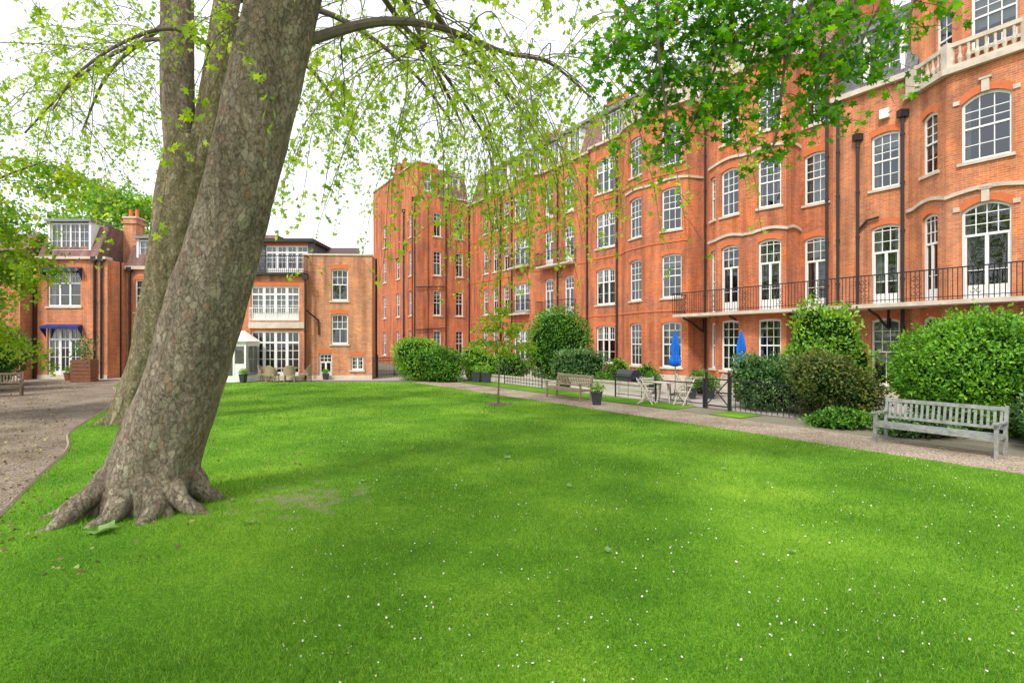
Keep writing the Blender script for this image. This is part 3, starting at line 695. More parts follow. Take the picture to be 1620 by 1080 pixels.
balustrade(rC,base,[W(*q) for q in ((-3.6,.25),(-3.75,.35),(-4.98,1.15),(-7.02,1.15),(-8.3,.3))],11.342,.85)
rf=MB(); mansard(rf,W(-.75,-.15),W(-3.6,-.15),12.2,15.6,1.2,10)
rf.face([(*W(-3.3,-.5),15.66),(*W(-18,-.5),15.66),(*W(-18,-10),15.66),(*W(-3.3,-10),15.66)],1)
add('roof',rf.mesh('roof',[M_slate,M_roof],base),rC)
dormer(rC,base,W(-.75,0),W(-3.6,0),1.7,12.6,1.2,1.9,.3,'sash2')
for t,z1 in ((-1.0,11.8),(-3.3,10.6),(-1.75,10.2)):
    x,y=W(t,.22); pipe(rC,base,x,y,0 if t!=-1.75 else 3.6,z1)
mb=MB(); mb.tube([(*W(-1.75,.22),6.6),(*W(-2.1,.22),6.95),(*W(-2.5,.22),7.0)],.045,6); add('drainpipe',mb.mesh('drainpipe',[M_black],base),rC)
mb=MB(); mb.box(-.16,.16,-.16,0,0,.35); add('alarm_box',mb.mesh('alarm_box',[M_white]),rC,tuple(Vector((*W(-2.7,.12),10.75))-Vector(base)),TH)
chimney(rC,base,*W(-3.2,-4),14,18,1.0,2.6,TH,4)
bp=[W(6.1,.85),W(6.1,1.9),W(-18,1.9)]
mb=MB(); A=[W(6.1,.02),W(6.1,1.9),W(-18,1.9),W(-18,.02)]
base=(*W(-3,1),0)
for z in (3.42,3.56): mb.face([(*q,z) for q in A])
for a_,b_ in zip(A[:-1],A[1:]): mb.face([(*a_,3.42),(*b_,3.42),(*b_,3.56),(*a_,3.56)])
bal=thing('iron_balcony',base,0,'long balcony with black wrought iron railing along the first floor','balcony')
add('balcony_slab',mb.mesh('balcony_slab',[M_stone],base),bal)
mb=MB(); railing(mb,bp,3.57,1.02,.13,True); add('railing',mb.mesh('railing',[M_black],base),bal)
for t in (5.6,3.0,.2,-2.8,-5.8,-8.8):
    mb=MB(); pts=[W(t,.1,2.7),W(t,.5,2.85),W(t,1.0,3.15),W(t,1.7,3.36)]; mb.tube(pts,.05,6); mb.bar(W(t,.1,2.7),W(t,.1,3.4),.05)
    add('bracket',mb.mesh('bracket',[M_black],base),bal)
# ---- far wing
base=(-8.24,46.7,0)
pW=[(-14.6,56.6),(-8.24,46.7),W(31.4,0)]
rW=thing('brick_wing',base,0,'tall red brick end wing with narrow windows and drainpipes','apartment building')
wall=MB();inn=MB();tr=[];ops=[]
for z,h in FL:
    ops+= [(1,1.9,z,.75,h,.06,'sash'),(1,4.1,z,.75,h,.06,'sash'),(0,10.2,z,.6,h,.06,'sash'),(0,7.2,z,.9,h,.06,'sash'),(0,3.5,z,.9,h,.06,'sash')]
facade(wall,rW,base,pW,0,15,ops,inn)
facade(wall,rW,base,[pW[0],pW[1],(-6.6,47.76)],15,17.8,[(0,7.2,15.4,.9,1.7,.06,'sash'),(1,1.0,15.4,.7,1.7,.06,'sash')],None)
wall.face([(-6.6,47.76,15),(-7.6,49.3,15),(-7.6,49.3,17.8),(-6.6,47.76,17.8)],0,[(0,0),(1.9,0),(1.9,2.8),(0,2.8)])
for a_,b_ in (((-14.6,56.6),(-6,62)),((-6,62),W(31.4,-9))): wall.face([(*a_,0),(*b_,0),(*b_,15),(*a_,15)])
wall.face([(*q,15) for q in (pW[0],pW[1],pW[2],W(31.4,-9),(-6,62))])
wall.face([(-14.6,56.6,17.75),(-8.24,46.7,17.75),(-6.6,47.76,17.75),(-12.9,57.7,17.75)]); wall.face([(-14.6,56.6,15),(-12.9,57.7,15),(-12.9,57.7,17.8),(-14.6,56.6,17.8)])
band(tr,[(-6.6,47.76),pW[2]],15.002,15.15,.15,back=1); band(tr,[pW[0],pW[1],(-6.6,47.76)],17.8,17.92,.1,back=.3)
finish(rW,base,wall,inn,tr,M_brick)
rf=MB(); mansard(rf,(-6.6,47.76),W(31.4,0),15.15,17.8,.9,9); add('roof',rf.mesh('roof',[M_tile,M_roof],base),rW)
dormer(rW,base,(-8.24,46.7),W(31.4,0),3.6,15.4,1.1,1.7,.3)
chimney(rW,base,-10.2,51.0,10,18.8,1.0,1.6,TH,3)
pipe(rW,base,-8.5,46.85,0,14.5); pipe(rW,base,-9.9,49.1,0,14); pipe(rW,base,-5.9,48.1,0,14.6)
for q in ([(-8.35,46.5,3.2),(-7.2,47.25,3.3),(-6.0,48.0,3.4)],[(-8.35,46.5,6.9),(-6.0,48.0,7.1)]):
    mb=MB(); mb.tube(q,.05,6); add('drainpipe',mb.mesh('drainpipe',[M_black],base),rW)

# ---- left houses
def house(name,base,path,zt,ops,label,back=7):
    r=thing(name,base,0,label,'house'); wall=MB();inn=MB();tr=[]
    facade(wall,r,base,path,0,zt,ops,inn); backwalls(wall,path,back,zt); band(tr,path,0,.25,.03)
    return r,wall,inn,tr
base=(-25.8,31.5,0); p=[(-27.8,31.5),(-23.7,31.5)]
r,wl,inn,tr=house('brick_house',base,p,7.0,[(0,1.55,4.25,1.95,2.2,0,'wide'),(0,1.55,.05,1.95,3.0,0,'french',False)],'brick house with navy awnings and white dormer above')
band(tr,p,7.002,7.15,.2,back=.4)
finish(r,base,wl,inn,tr,M_brick2)
rf=MB(); mansard(rf,(-27.8,31.5),(-24.3,31.5),7.15,9.1,.9,7); add('roof',rf.mesh('roof',[M_tile,M_roof],base),r)
dormer(r,base,(-27.8,31.5),(-23.7,31.5),1.7,7.6,2.3,1.6,.2)
for z in (6.5,3.15):
    mb=MB(); mb.face([(-27.25,31.45,z+.05),(-25.15,31.45,z+.05),(-25.1,31.05,z-.07),(-27.3,31.05,z-.07)]); mb.face([(-27.3,31.05,z-.07),(-25.1,31.05,z-.07),(-25.1,31.05,z-.2),(-27.3,31.05,z-.2)])
    mb.face([(-27.25,31.45,z+.05),(-27.3,31.05,z-.2),(-27.25,31.45,z-.75)]);mb.face([(-25.15,31.45,z+.05),(-25.1,31.05,z-.2),(-25.15,31.45,z-.75)])
    add('awning',mb.mesh('awning',[M_navy],base),r)
pipe(r,base,-24.0,31.4,0,6.9); pipe(r,base,-24.4,31.4,0,6.9)
chimney(r,base,-23.9,34,6.5,9.9,.8,.8,0,2,M_brick3)
base=(-31,30,0); p=[(-37,29.0),(-28.0,30.6)]
r,wl,inn,tr=house('brick_house',base,p,7.2,[(0,5,4.2,1.2,2,.08,'sash'),(0,7.6,4.2,1.2,2,.08,'sash'),(0,7.6,.6,1.2,2.2,.08,'sash'),(0,5,.6,1.2,2.2,.08,'sash')],'orange brick house half covered by garden foliage')
finish(r,base,wl,inn,tr,M_brick2); rf=MB(); mansard(rf,p[0],p[1],7.2,8.6,1.6,7); add('roof',rf.mesh('roof',[M_tile,M_roof],base),r)
base=(-19,33,0); p=[(-23.7,33),(-14.8,33)]
r,wl,inn,tr=house('brick_house',base,p,6.6,[(0,1.1,4.0,1.1,2.0,0,'sash'),(0,1.1,.6,1.1,2.2,0,'sash'),(0,3.5,4.0,1.1,2.0,0,'sash'),(0,3.5,.05,1.6,2.6,0,'french',False),(0,6.6,4.0,1.2,2.0,0,'sash2'),(0,6.6,.05,1.8,2.6,0,'french',False)],'brick house with plum tiled mansard roof behind the trees')
band(tr,p,6.602,6.8,.2,back=.3); finish(r,base,wl,inn,tr,M_brick2)
rf=MB(); mansard(rf,p[0],p[1],6.8,8.9,.9,7); add('roof',rf.mesh('roof',[M_tile,M_roof],base),r)
for u in (1.2,4.2,7.2): dormer(r,base,p[0],p[1],u,7.0,1.2,1.5,.25)
pipe(r,base,-23.4,32.9,0,6.5)
base=(-13.2,30.5,0); p=[(-14.9,30.5),(-11.75,30.5)]
r,wl,inn,tr=house('brick_house',base,p,5.95,[(0,1.45,.05,2.75,2.75,0,'french',False),(0,1.45,3.4,2.75,1.95,0,'french',False)],'brick house with white french windows and roof terrace')
band(tr,p,2.95,3.3,.12); finish(r,base,wl,inn,tr,M_brick2)
mb=MB(); mb.box(-15.0,-11.7,30.2,31.6,5.952,6.08); add('terrace_slab',mb.mesh('terrace_slab',[M_black],base),r)
mb=MB(); railing(mb,[(-15.0,31.4),(-15.0,30.25),(-11.7,30.25),(-11.7,31.4)],6.08,.95,.11); add('railing',mb.mesh('railing',[M_black],base),r)
mb=MB(); railing(mb,[(-14.85,30.38),(-12.1,30.38)],3.35,.75,.1); add('railing',mb.mesh('railing',[M_white],base),r)
wl=MB(); up=[(-15.0,31.6),(-11.75,31.6)]; facade(wl,r,base,up,5.952,8.0,[(0,1.75,6.1,2.5,1.75,0,'french',False)],None); backwalls(wl,up,5,8.0)
wl.face([(-15.0,31.6,8),(-11.75,31.6,8),(-11.75,36,8),(-15,36,8)]); add('upper_wall',wl.mesh('upper_wall',[M_slate],base),r)
mb=MB(); mb.box(-15.1,-11.6,31.3,36.2,8.002,8.2); add('roof',mb.mesh('roof',[M_black],base),r)
pipe(r,base,-11.65,30.3,0,5.7); mb=MB(); mb.tube([(-11.65,30.3,4.0),(-11.1,30.85,3.4),(-11.1,30.9,2.6)],.05,6); add('drainpipe',mb.mesh('drainpipe',[M_black],base),r)
base=(-10,31,0); p=[(-12.0,30.9),(-8.1,31.15)]
r,wl,inn,tr=house('brick_house',base,p,7.15,[(0,2.05,4.55,.95,1.85,.06,'sash'),(0,2.05,2.05,.95,1.75,.06,'sash'),(0,1.25,.02,.75,1.5,0,'door',False),(0,3.05,.55,.7,.8,0,'case')],'flat roofed orange brick annex with white sash windows',back=1.6)
band(tr,p,7.152,7.25,.06,back=.3); finish(r,base,wl,inn,tr,M_brick3)
mb=MB(); mb.face([(-12.0,30.95,7.1),(-8.15,31.2,7.1),(-8.25,32.7,7.1),(-12.1,32.45,7.1)]); mb.face([(-12.2,32.4,7.15),(-9.2,32.6,7.15),(-9.8,34.5,8.2),(-12.2,34.5,8.2)]); add('roof',mb.mesh('roof',[M_tile],base),r)
base=(-15.5,29.3,0)
r=thing('conservatory',base,0,'small white glazed extension with pitched roof beside the house','porch')
mb=MB(); x0,x1,y0,y1=-17.4,-14.25,28.8,30.3
mb.box(x0,x1,y0,y0+.08,0,.35); mb.box(x0,x1,y0,y0+.08,1.95,2.2)
for x in np.linspace(x0,x1-.1,6): mb.box(x,x+.1,y0-.004,y0+.076,.35,1.95)
mb.box(x1-.06,x1+.02,y0+.1,y1,0,.35)
mb.box(x1-.06,x1+.02,y0+.1,y1,1.95,2.2)
mb.box(x1-.62,x1-.1,y0+.02,y0+.06,.351,1.0)
add('frame',mb.mesh('frame',[M_white],base),r)
mb=MB(); mb.face([(x0,y0+.05,.35),(x1,y0+.05,.35),(x1,y0+.05,1.95),(x0,y0+.05,1.95)]); mb.face([(x1,y0+.05,.35),(x1,y1,.35),(x1,y1,1.95),(x1,y0+.05,1.95)]); add('glass',mb.mesh('glass',[M_glass],base),r)
mb=MB(); mb.face([(x0-.1,y0-.15,2.2),(x1+.1,y0-.15,2.2),(x1-.8,y1,2.8),(x0-.1,y1,2.8)]); mb.face([(x1+.1,y0-.15,2.2),(x1+.1,y1,2.2),(x1-.8,y1,2.8)]); mb.face([(x0-.1,y0-.15,2.2),(x0-.1,y1,2.8),(x0-.1,y1,2.2)]); add('roof',mb.mesh('roof',[M_white],base),r)
mb=MB(); mb.box(x0,x1-.1,y1+.05,y1+.1,0,2.2); add('wall',mb.mesh('wall',[M_render],base),r)

# ------------------------------------------------------------------ furniture
def bench(loc,rot,L_,m,label,group):
    o=thing('park_bench',loc,rot,label,'bench',group=group); h=L_/2
    mb=MB()
    for i in range(6): mb.box(-h+.02,h-.02,-.27+i*.088,-.27+i*.088+.07,.42-.012*abs(i-2),.445-.012*abs(i-2))
    mb.box(-h+.03,h-.03,-.285,-.262,.33,.41)
    add('seat',mb.mesh('seat',[m]),o)
    mb=MB(); tilt=Matrix.Translation((0,.24,.43))@Matrix.Rotation(R(-10),4,'X')
    mb.box(-h+.05,h-.05,-.02,.025,.42,.50,0,tilt); mb.box(-h+.05,h-.05,-.015,.02,.06,.12,0,tilt)
    n=int(L_/.105)
    for i in range(n):
        x=-h+.1+(L_-.2)*i/(n-1); mb.box(x-.024,x+.024,-.008,.012,.12,.42,0,tilt)
    add('backrest',mb.mesh('backrest',[m]),o)
    for s in (-1,1):
        x=s*(h-.03)
        mb=MB(); mb.box(x-.033,x+.033,-.32,.30,.625,.655); mb.box(x-.045,x+.045,-.345,-.2,.624,.658); add('armrest',mb.mesh('armrest',[m]),o)
        mb=MB(); mb.box(x-.03,x+.03,-.28,-.22,0,.625); mb.box(x-.022,x+.022,-.22,.22,.34,.41); add('leg',mb.mesh('leg',[m]),o)
        mb=MB(); mb.bar((x,.25,0),(x,.25,.45),.03); mb.bar((x,.25,.44),(x,.345,.95),.028); add('leg',mb.mesh('leg',[m]),o)
    return o
G='benches around the garden'
bench((8.72,11.05,.01),TH,2.1,M_woodg,'weathered grey slatted wooden bench on the gravel path',G)
bench((2.15,20.6,.01),TH,2.1,M_woodb,'brown slatted wooden bench at the path edge',G)
M_woodd=mat('dark_teak',(.20,.15,.10),(.11,.08,.055),7,.75,.3,30)
bench((-20.6,21.3,.01),R(35),1.8,M_woodd,'dark old wooden bench on the gravel near the shrubs',G)
def pot(loc,r,h,m,label,sq=True,ph_=1.0,lm=None):
    o=thing('planter',loc,TH if sq else 0,label,'planter',group='planters around the garden')
    mb=MB(); seg=4 if sq else 18
    mb.lathe([(r*.72,0),(r,h),(r*1.04,h),(r*1.04,h-.04),(r*.92,h-.04),(r*.9,h-.08),(.001,h-.08)],seg); add('pot',mb.mesh('pot',[m]),o)
    n=int(260*ph_**2); d=unit(rng.normal(size=(n,3))); pts=d*np.array([r*ph_,r*ph_,r*.9*ph_])*(.3+.8*rng.random((n,1)))+np.array([0,0,h+r*.5*ph_]); pts=pts[pts[:,2]>h-.03]
    add('foliage',leafmesh('foliage',pts,.08,lm or L_lite,'oval'),o); return o
pot((2.95,18.7,0),.27,.45,M_pot,'dark tapered planter beside the wooden bench')
for x,y in ((-1.9,29.0),(-1.35,28.6)): pot((x,y,0),.33,.55,M_pot,'dark square planter among the shrubs')
pot((-14.3,28.6,.02),.22,.45,M_pot,'dark planter by the french windows')
pot((-10.6,30.6,.02),.2,.35,M_pot,'dark planter by the annex wall')
pot((-25.0,30.4,0),.3,.45,M_terra,'terracotta planter by the garden door',False)
for x,y,pl in ((7.6,20.6,1.8),(6.9,20.6,1.4),(5.9,22.6,2.0),(7.9,22.6,2.2),(8.3,19.6,1.7),(3.9,23.0,1.8)): pot((x,y,0),.22,.4,M_pot,'dark planter with bushy plant on the terrace paving',ph_=pl,lm=L_bush)
o=thing('wooden_trough',(-23.3,29.3,0),0,'rust brown timber trough planter with slatted sides','planter')
mb=MB(); 
for i in range(6): mb.box(-.55,.55,-.3,.3,.02+i*.2,.2+i*.2)
mb.box(-.5,.5,-.25,.25,0,1.22); add('box',mb.mesh('box',[M_terra]),o)
n=500; pts=rng.normal(size=(n,3))*np.array([.3,.2,.35])+np.array([0,0,1.8]); add('foliage',leafmesh('foliage',pts,.12,L_ivy),o)
mb=MB(); mb.tube([(0,0,1.2),(.05,0,1.8),(0,.05,2.2)],.03,6); add('stem',mb.mesh('stem',[M_twig]),o)
def parasol(loc,tip):
    o=thing('parasol',loc,0,'closed blue canvas parasol on a pole on the terrace','parasol',group='closed blue parasols')
    mb=MB(); mb.tube([(0,0,.05),(0,0,tip+.06)],.022,8); add('pole',mb.mesh('pole',[M_woodb]),o)
    mb=MB(); mb.lathe([(.28,0),(.28,.06),(.05,.1),(.05,.25),(.03,.25)],16); add('base',mb.mesh('base',[M_pot]),o)
    mb=MB(); mb.lathe([(.05,tip-1.45),(.19,tip-1.4),(.2,tip-1.2),(.13,tip-.95),(.15,tip-.7),(.11,tip-.35),(.03,tip)],48,0,(0,0),lambda t,z:1+.28*math.cos(8*t)+.08*math.sin(3*t+z*4))
    add('canopy',mb.mesh('canopy',[M_blue],smooth=True),o)
parasol((6.68,22.0,0),2.62); parasol((8.95,21.0,0),2.6)
def fchair(loc,rot):
    o=thing('folding_chair',loc,rot,'pale weathered slatted folding garden chair','chair',group='pale folding garden chairs')
    mb=MB()
    for i in range(5): mb.box(-.2,.2,-.2+i*.085,-.2+i*.085+.06,.45,.465)
    add('seat',mb.mesh('seat',[M_woodp]),o); mb=MB()
    for z in (.62,.71,.8): mb.box(-.2,.2,.2+(z-.45)*.3,.215+(z-.45)*.3,z,z+.06)
    add('backrest',mb.mesh('backrest',[M_woodp]),o)
    for s in (-1,1):
        mb=MB(); mb.bar((s*.21,-.25,0),(s*.21,.32,.9),.016); add('leg',mb.mesh('leg',[M_woodp]),o)
        mb=MB(); mb.bar((s*.185,.28,0),(s*.185,-.2,.46),.016); add('leg',mb.mesh('leg',[M_woodp]),o)
for x,y,a in ((4.75,18.9,R(60)),(5.9,18.5,R(-60)),(5.1,19.9,R(150)),(6.2,19.7,R(-140)),(6.9,21.5,R(80)),(8.2,21.3,R(-80))): fchair((x,y,.02),a)
def gtable(loc,r,m,label,h=.74):
    o=thing('garden_table',loc,R(20),label,'table')
    mb=MB(); mb.lathe([(.001,h),(r,h),(r,h-.03),(.001,h-.03)],24); add('top',mb.mesh('top',[m]),o)
    for k in range(4):
        a=k*math.pi/2; mb=MB(); mb.bar((r*.75*math.cos(a),r*.75*math.sin(a),0),(r*.45*math.cos(a),r*.45*math.sin(a),h-.03),.018); add('leg',mb.mesh('leg',[m]),o)
gtable((5.45,19.25,.02),.42,M_woodp,'round pale folding garden table'); gtable((-12.4,29.4,.02),.75,M_woodb,'round wooden patio table with wicker chairs')
gtable((7.6,21.6,.01),.6,M_woodb,'wooden garden table under the parasol')
def wchair(loc,rot):
    o=thing('wicker_chair',loc,rot,'tan wicker armchair on the patio paving','chair',group='wicker patio chairs')
    mb=MB(); mb.box(-.27,.27,-.27,.25,.36,.44); add('seat',mb.mesh('seat',[M_wick]),o)
    mb=MB(); n=10
    for i in range(n):
        a0=math.pi*i/n;a1=math.pi*(i+1)/n; f=lambda a,z,r:(r*math.cos(a),.05+r*math.sin(a)*.85,z)
        h0=.64+.28*math.sin(a0)**1.5;h1=.64+.28*abs(math.sin(a1))**1.5
        mb.face([f(a0,.36,.28),f(a1,.36,.28),f(a1,h1,.33),f(a0,h0,.33)]); mb.face([f(a0,.36,.25),f(a1,.36,.25),f(a1,h1,.30),f(a0,h0,.30)]); mb.face([f(a0,h0,.30),f(a1,h1,.30),f(a1,h1,.33),f(a0,h0,.33)])
    add('backrest',mb.mesh('backrest',[M_wick]),o)
    for sx in (-1,1):
        for sy in (-1,1):
            mb=MB(); mb.bar((sx*.25,sy*.23,0),(sx*.24,sy*.22,.36),.02); add('leg',mb.mesh('leg',[M_wick]),o)
for x,y,a in ((-13.5,29.3,R(90)),(-11.3,29.4,R(-90)),(-12.8,28.7,R(170)),(-11.9,28.75,R(200))): wchair((x,y,.02),a)
o=thing('barbecue',(4.75,21.9,0),TH,'black covered barbecue standing behind the railings','barbecue')
mb=MB(); mb.box(-.4,.4,-.27,.27,.12,.78); add('cabinet',mb.mesh('cabinet',[M_pot]),o)
mb=MB(); n=8
for i in range(n):
    a=math.pi*i/n;b_=math.pi*(i+1)/n; mb.face([(-.42,-.3*math.cos(a),.79+.27*math.sin(a)),(.42,-.3*math.cos(a),.79+.27*math.sin(a)),(.42,-.3*math.cos(b_),.79+.27*math.sin(b_)),(-.42,-.3*math.cos(b_),.79+.27*math.sin(b_))])
for sx in (-.42,.42): mb.face([(sx,-.3*math.cos(math.pi*i/8),.79+.27*math.sin(math.pi*i/8)) for i in range(9)])
add('lid',mb.mesh('lid',[M_pot]),o)
for q in ((.44,.75),(-.75,-.44)):
    mb=MB(); mb.box(q[0],q[1],-.25,.25,.75,.79); add('side_shelf',mb.mesh('side_shelf',[M_pot]),o)
for sx in (-.33,.33): 
    mb=MB(); mb.tube([(sx-.03,.0,.07),(sx+.03,0,.07)],.07,12); add('wheel',mb.mesh('wheel',[M_black]),o)
def fence(a,b,h,label,sp=.17):
    o=thing('iron_fence',(*a,0),0,label,'fence',group='black iron garden railings'); base=(*a,0)
    mb=MB(); railing(mb,[a,b],.05,h-.05,sp); add('railing',mb.mesh('railing',[M_black],base),o)
    L_=math.hypot(b[0]-a[0],b[1]-a[1]); n=max(1,int(L_/1.8))
    for i in range(n+1):
        mb=MB()
        f=i/n; x=a[0]+(b[0]-a[0])*f;y=a[1]+(b[1]-a[1])*f; mb.bar((x,y,0),(x,y,h+.12),.028); mb.lathe([(.04,h+.12),(.05,h+.16),(.001,h+.22)],8,0,(x,y))
        add('post',mb.mesh('post',[M_black],base),o)
lb='low black iron railing around a front garden'
fence(W(11.5,8.5),W(8.2,8.5),.85,lb,.25); fence(W(3.4,8.4),W(-.75,8.4),.8,lb,.6); fence(W(-1.75,8.4),W(-5.2,8.4),.95,lb)
fence((-8.0,30.9),(-5.9,31.6),1.1,'black railing beside the brick annex')
fence((-8.0,32),(-6.2,38),1.2,'black railing beside the brick annex')
o=thing('garden_gate',(*W(-.85,8.4),0),0,'black iron gate with crossed bars beside ivy','gate'); base=(*W(-.85,8.4),0)
mb=MB(); A=W(-.85,8.4);B=W(-1.7,8.4)
for z in (.12,.55,.98): mb.bar((*A,z),(*B,z),.02)
mb.bar((*A,.12),(*B,.98),.014); mb.bar((*A,.98),(*B,.12),.014)
add('panel',mb.mesh('panel',[M_black],base),o)
for q in (A,B): mb=MB(); mb.bar((*q,0),(*q,1.15),.035); mb.lathe([(.05,1.15),(.06,1.2),(.001,1.27)],8,0,q); add('post',mb.mesh('post',[M_black],base),o)
def lwall(t,p,hl,h,label):
    o=thing('low_garden_wall',(*W(t,p),0),TH,label,'wall')
    mb=MB(); mb.box(-hl,hl,-.1,.1,0,h,0); add('wall',mb.mesh('wall',[M_render]),o)
    mb=MB(); mb.box(-hl-.05,hl+.05,-.14,.14,h+.002,h+.08,0); add('coping',mb.mesh('coping',[M_stone]),o)
lwall(4.5,7.9,2.2,.5,'low cream painted wall behind the iron railing'); lwall(11,8.1,3.5,.3,'low stone kerb wall below the shrubs')

# ------------------------------------------------------------------ shrubs
S=shrub
S('round_bush',(-5.25,30.4),1.5,2.5,L_lite,7500,.10,'rounded bright green clipped bush at lawn corner')
S('bush',(-3.9,29.6),1.3,1.8,L_bush,5500,.11,'leafy green bush beside rounded bush',amp=.2)
S('bush',(-1.9,30.6),1.0,1.9,L_lite,3500,.11,'pale green bush above dark planters',amp=.22)
S('bush',(-.2,30.4),1.1,1.5,L_bush,3200,.11,'low mixed green bush behind railing',amp=.22)
S('round_bush',(2.45,28.6),1.75,4.0,L_bush,13000,.10,'tall dense rounded evergreen bush in front garden',amp=.09)
S('ivy_hedge',(3.1,25.2),1.35,1.85,L_ivy,7000,.095,'ivy covered hedge behind the railings','hedge',box=.6,rot=TH,ry=.7,amp=.17)
S('bush',(4.9,25.0),.6,1.3,L_lite,1500,.10,'small light green shrub by the terrace',amp=.25)
S('bush',(6.0,24.2),.5,1.1,L_bush,1100,.10,'small potted shrub beside the bay window',amp=.25)
S('ivy_hedge',(8.15,17.3),1.05,1.75,L_ivy,9500,.085,'variegated ivy mound covering the railing by the gate','hedge',box=.25,rot=TH,ry=.8,amp=.22)
S('bush',(8.9,14.9),1.05,1.9,L_rust,11000,.075,'dark bronze green bush next to ivy hedge',amp=.24)
S('bush',(10.0,17.2),1.1,3.15,L_lite,7500,.115,'tall loose bright green leafy shrub by the terrace',amp=.3)
S('round_bush',(11.5,13.1),1.85,2.85,L_dome,36000,.08,'very large dense rounded laurel bush behind the bench',amp=.05)
S('bush',(11.3,10.6),1.05,1.5,L_ivy,7500,.08,'low ivy shrub beside the grey bench',amp=.2)
S('bush',(8.45,13.9),.7,.45,L_bush,2600,.08,'low ground ivy at the foot of the shrubs',amp=.3)
S('bush',(9.5,12.7),.8,.45,L_ivy,3200,.08,'low ground ivy behind the bench',amp=.3)
S('bush',(15.0,9.5),2.2,3.2,L_bush,6000,.14,'large laurel bush continuing along the path')
S('bush',(-26.3,26.0),2.0,3.0,L_dark,7500,.12,'dark evergreen shrub behind the old bench',amp=.2)
S('bush',(-23.5,23.0),1.7,3.0,L_dark,8500,.11,'dark leafy shrub behind the old bench',amp=.22)

# ------------------------------------------------------------------ trees
def leafy(twigs,per_m,spread,start=.25):
    P=[]
    for pts in twigs:
        n=len(pts)-1
        L_=sum((pts[i+1]-pts[i]).length for i in range(n)); k=int(L_*per_m)
        cs=[start+(1-start)*random.random() for _ in range(max(1,k//3))]
        for _ in range(k):
            f=min(1,max(start,random.choice(cs)+random.gauss(0,.05)))*n; i=min(int(f),n-1); p=pts[i].lerp(pts[i+1],f-i)
            P.append((p.x+random.gauss(0,spread),p.y+random.gauss(0,spread),p.z+random.gauss(0,spread)-.03))
    return np.array(P)
def tree(name,base,label,trunks,limbs,leaf,size,n2,n3,l2,l3,g2,g3,per_m,spread,shape='lobe',category='tree',updir=.15,asym=None,sprays=(),roots=0):
    root=thing(name,base,0,label,category); B=Vector(base)
    for i,(tp,fl,bk) in enumerate(trunks):
        me=trunk_mesh('trunk',tp,bk,fl,seed=5+i,off=base,asym=asym); add('trunk' if i==0 else 'limb',me,root)
    for (ang,rl,rr0) in (roots or ()):
        tp=trunks[0][0]; cx,cy=tp[1][0],tp[1][1]; ca,sa=math.cos(R(ang)),math.sin(R(ang)); r1=tp[1][3]
        pts=[]; rads=[]
        for j in range(15):
            f=j/14; rr=r1*.55+f*(rl-r1*.55); wob=.07*math.sin(f*7+ang)
            z=.62*(1-f)**2.2+.02-.10*f**3; pts.append((cx+ca*rr-sa*wob-base[0],cy+sa*rr+ca*wob-base[1],z)); rads.append(rr0*(1-.75*f)*(1+.10*math.sin(f*19+ang)))
        mb=MB(); mb.tube(catmull(pts,3),list(np.interp(np.linspace(0,14,43),range(15),rads)),14)
        add('root',mb.mesh('root',[trunks[0][2]],smooth=True),root)
    mb=MB(); tw=[]
    for (path,r0,r1,a2) in limbs:
        C=catmull(path,6); n=len(C); mb.tube(C,[r0+(r1-r0)*i/(n-1) for i in range(n)],8)
        for k in range(int(n2*a2)):
            f=.12+.88*random.random(); i=min(int(f*(n-1)),n-2); p=C[i]; ld=(C[i+1]-C[i]).normalized()
            az=random.random()*6.283; d=Vector((math.cos(az),math.sin(az),updir))+ld*.5
            q=grow(p,d,l2*random.uniform(.6,1.3),8,g2,.12); rr=max(.009,(r0+(r1-r0)*f)*.22)
            mb.tube(q,[rr*(1-.8*j/8)+.003 for j in range(9)],5,cap=False)
            tw.append(q[4:])
            for m_ in range(n3):
                j=random.randint(1,8); az=random.random()*6.283; d=Vector((math.cos(az),math.sin(az),random.uniform(-.2,.3)))+(q[j]-q[j-1]).normalized()*.6
                s=grow(q[j],d,l3*random.uniform(.4,1.6),7,g3,.14); mb.tube(s,[.006*(1-.6*x/7) for x in range(8)],3,cap=False); tw.append(s)
    for (li,f0,f1,cnt,lmin,lmax) in sprays:
        C=catmull(limbs[li][0],6); n=len(C)
        for k in range(cnt):
            f=random.uniform(f0,f1); i=min(int(f*(n-1)),n-1); az=random.random()*6.283
            q=grow(C[i],(math.cos(az),math.sin(az),.2),random.uniform(lmin,lmax),14,.22,.09)
            mb.tube(q,[.011*(1-.8*j/14)+.003 for j in range(15)],4,cap=False); tw.append(q[5:])
            for m_ in range(8):
                j=random.randint(4,14); az=random.random()*6.283
                s=grow(q[j],(math.cos(az),math.sin(az),random.uniform(-.9,-.1)),random.uniform(.35,.9),6,.26,.12); mb.tube(s,[.005*(1-.6*x/6) for x in range(7)],3,cap=False); tw.append(s)
    add('branches',mb.mesh('branches',[M_twig],base),root)
    P=leafy(tw,per_m,spread); P=P-np.array(base)
    add('crown',leafmesh('crown',P,size,leaf,shape,out=np.tile([0,0,-.6],(len(P),1)),bias=1),root)
    print(name,len(P),'leaves'); return root
T1=[(-4.90,7.25,-.1,.57),(-4.82,7.2,.45,.54),(-4.38,7.2,1.7,.50),(-3.90,7.2,3.4,.455),(-3.44,7.2,5.1,.45),(-3.05,7.25,6.8,.45),(-2.7,7.4,8.6,.40),(-2.3,7.8,10.8,.28),(-2.0,8.4,13.2,.12)]
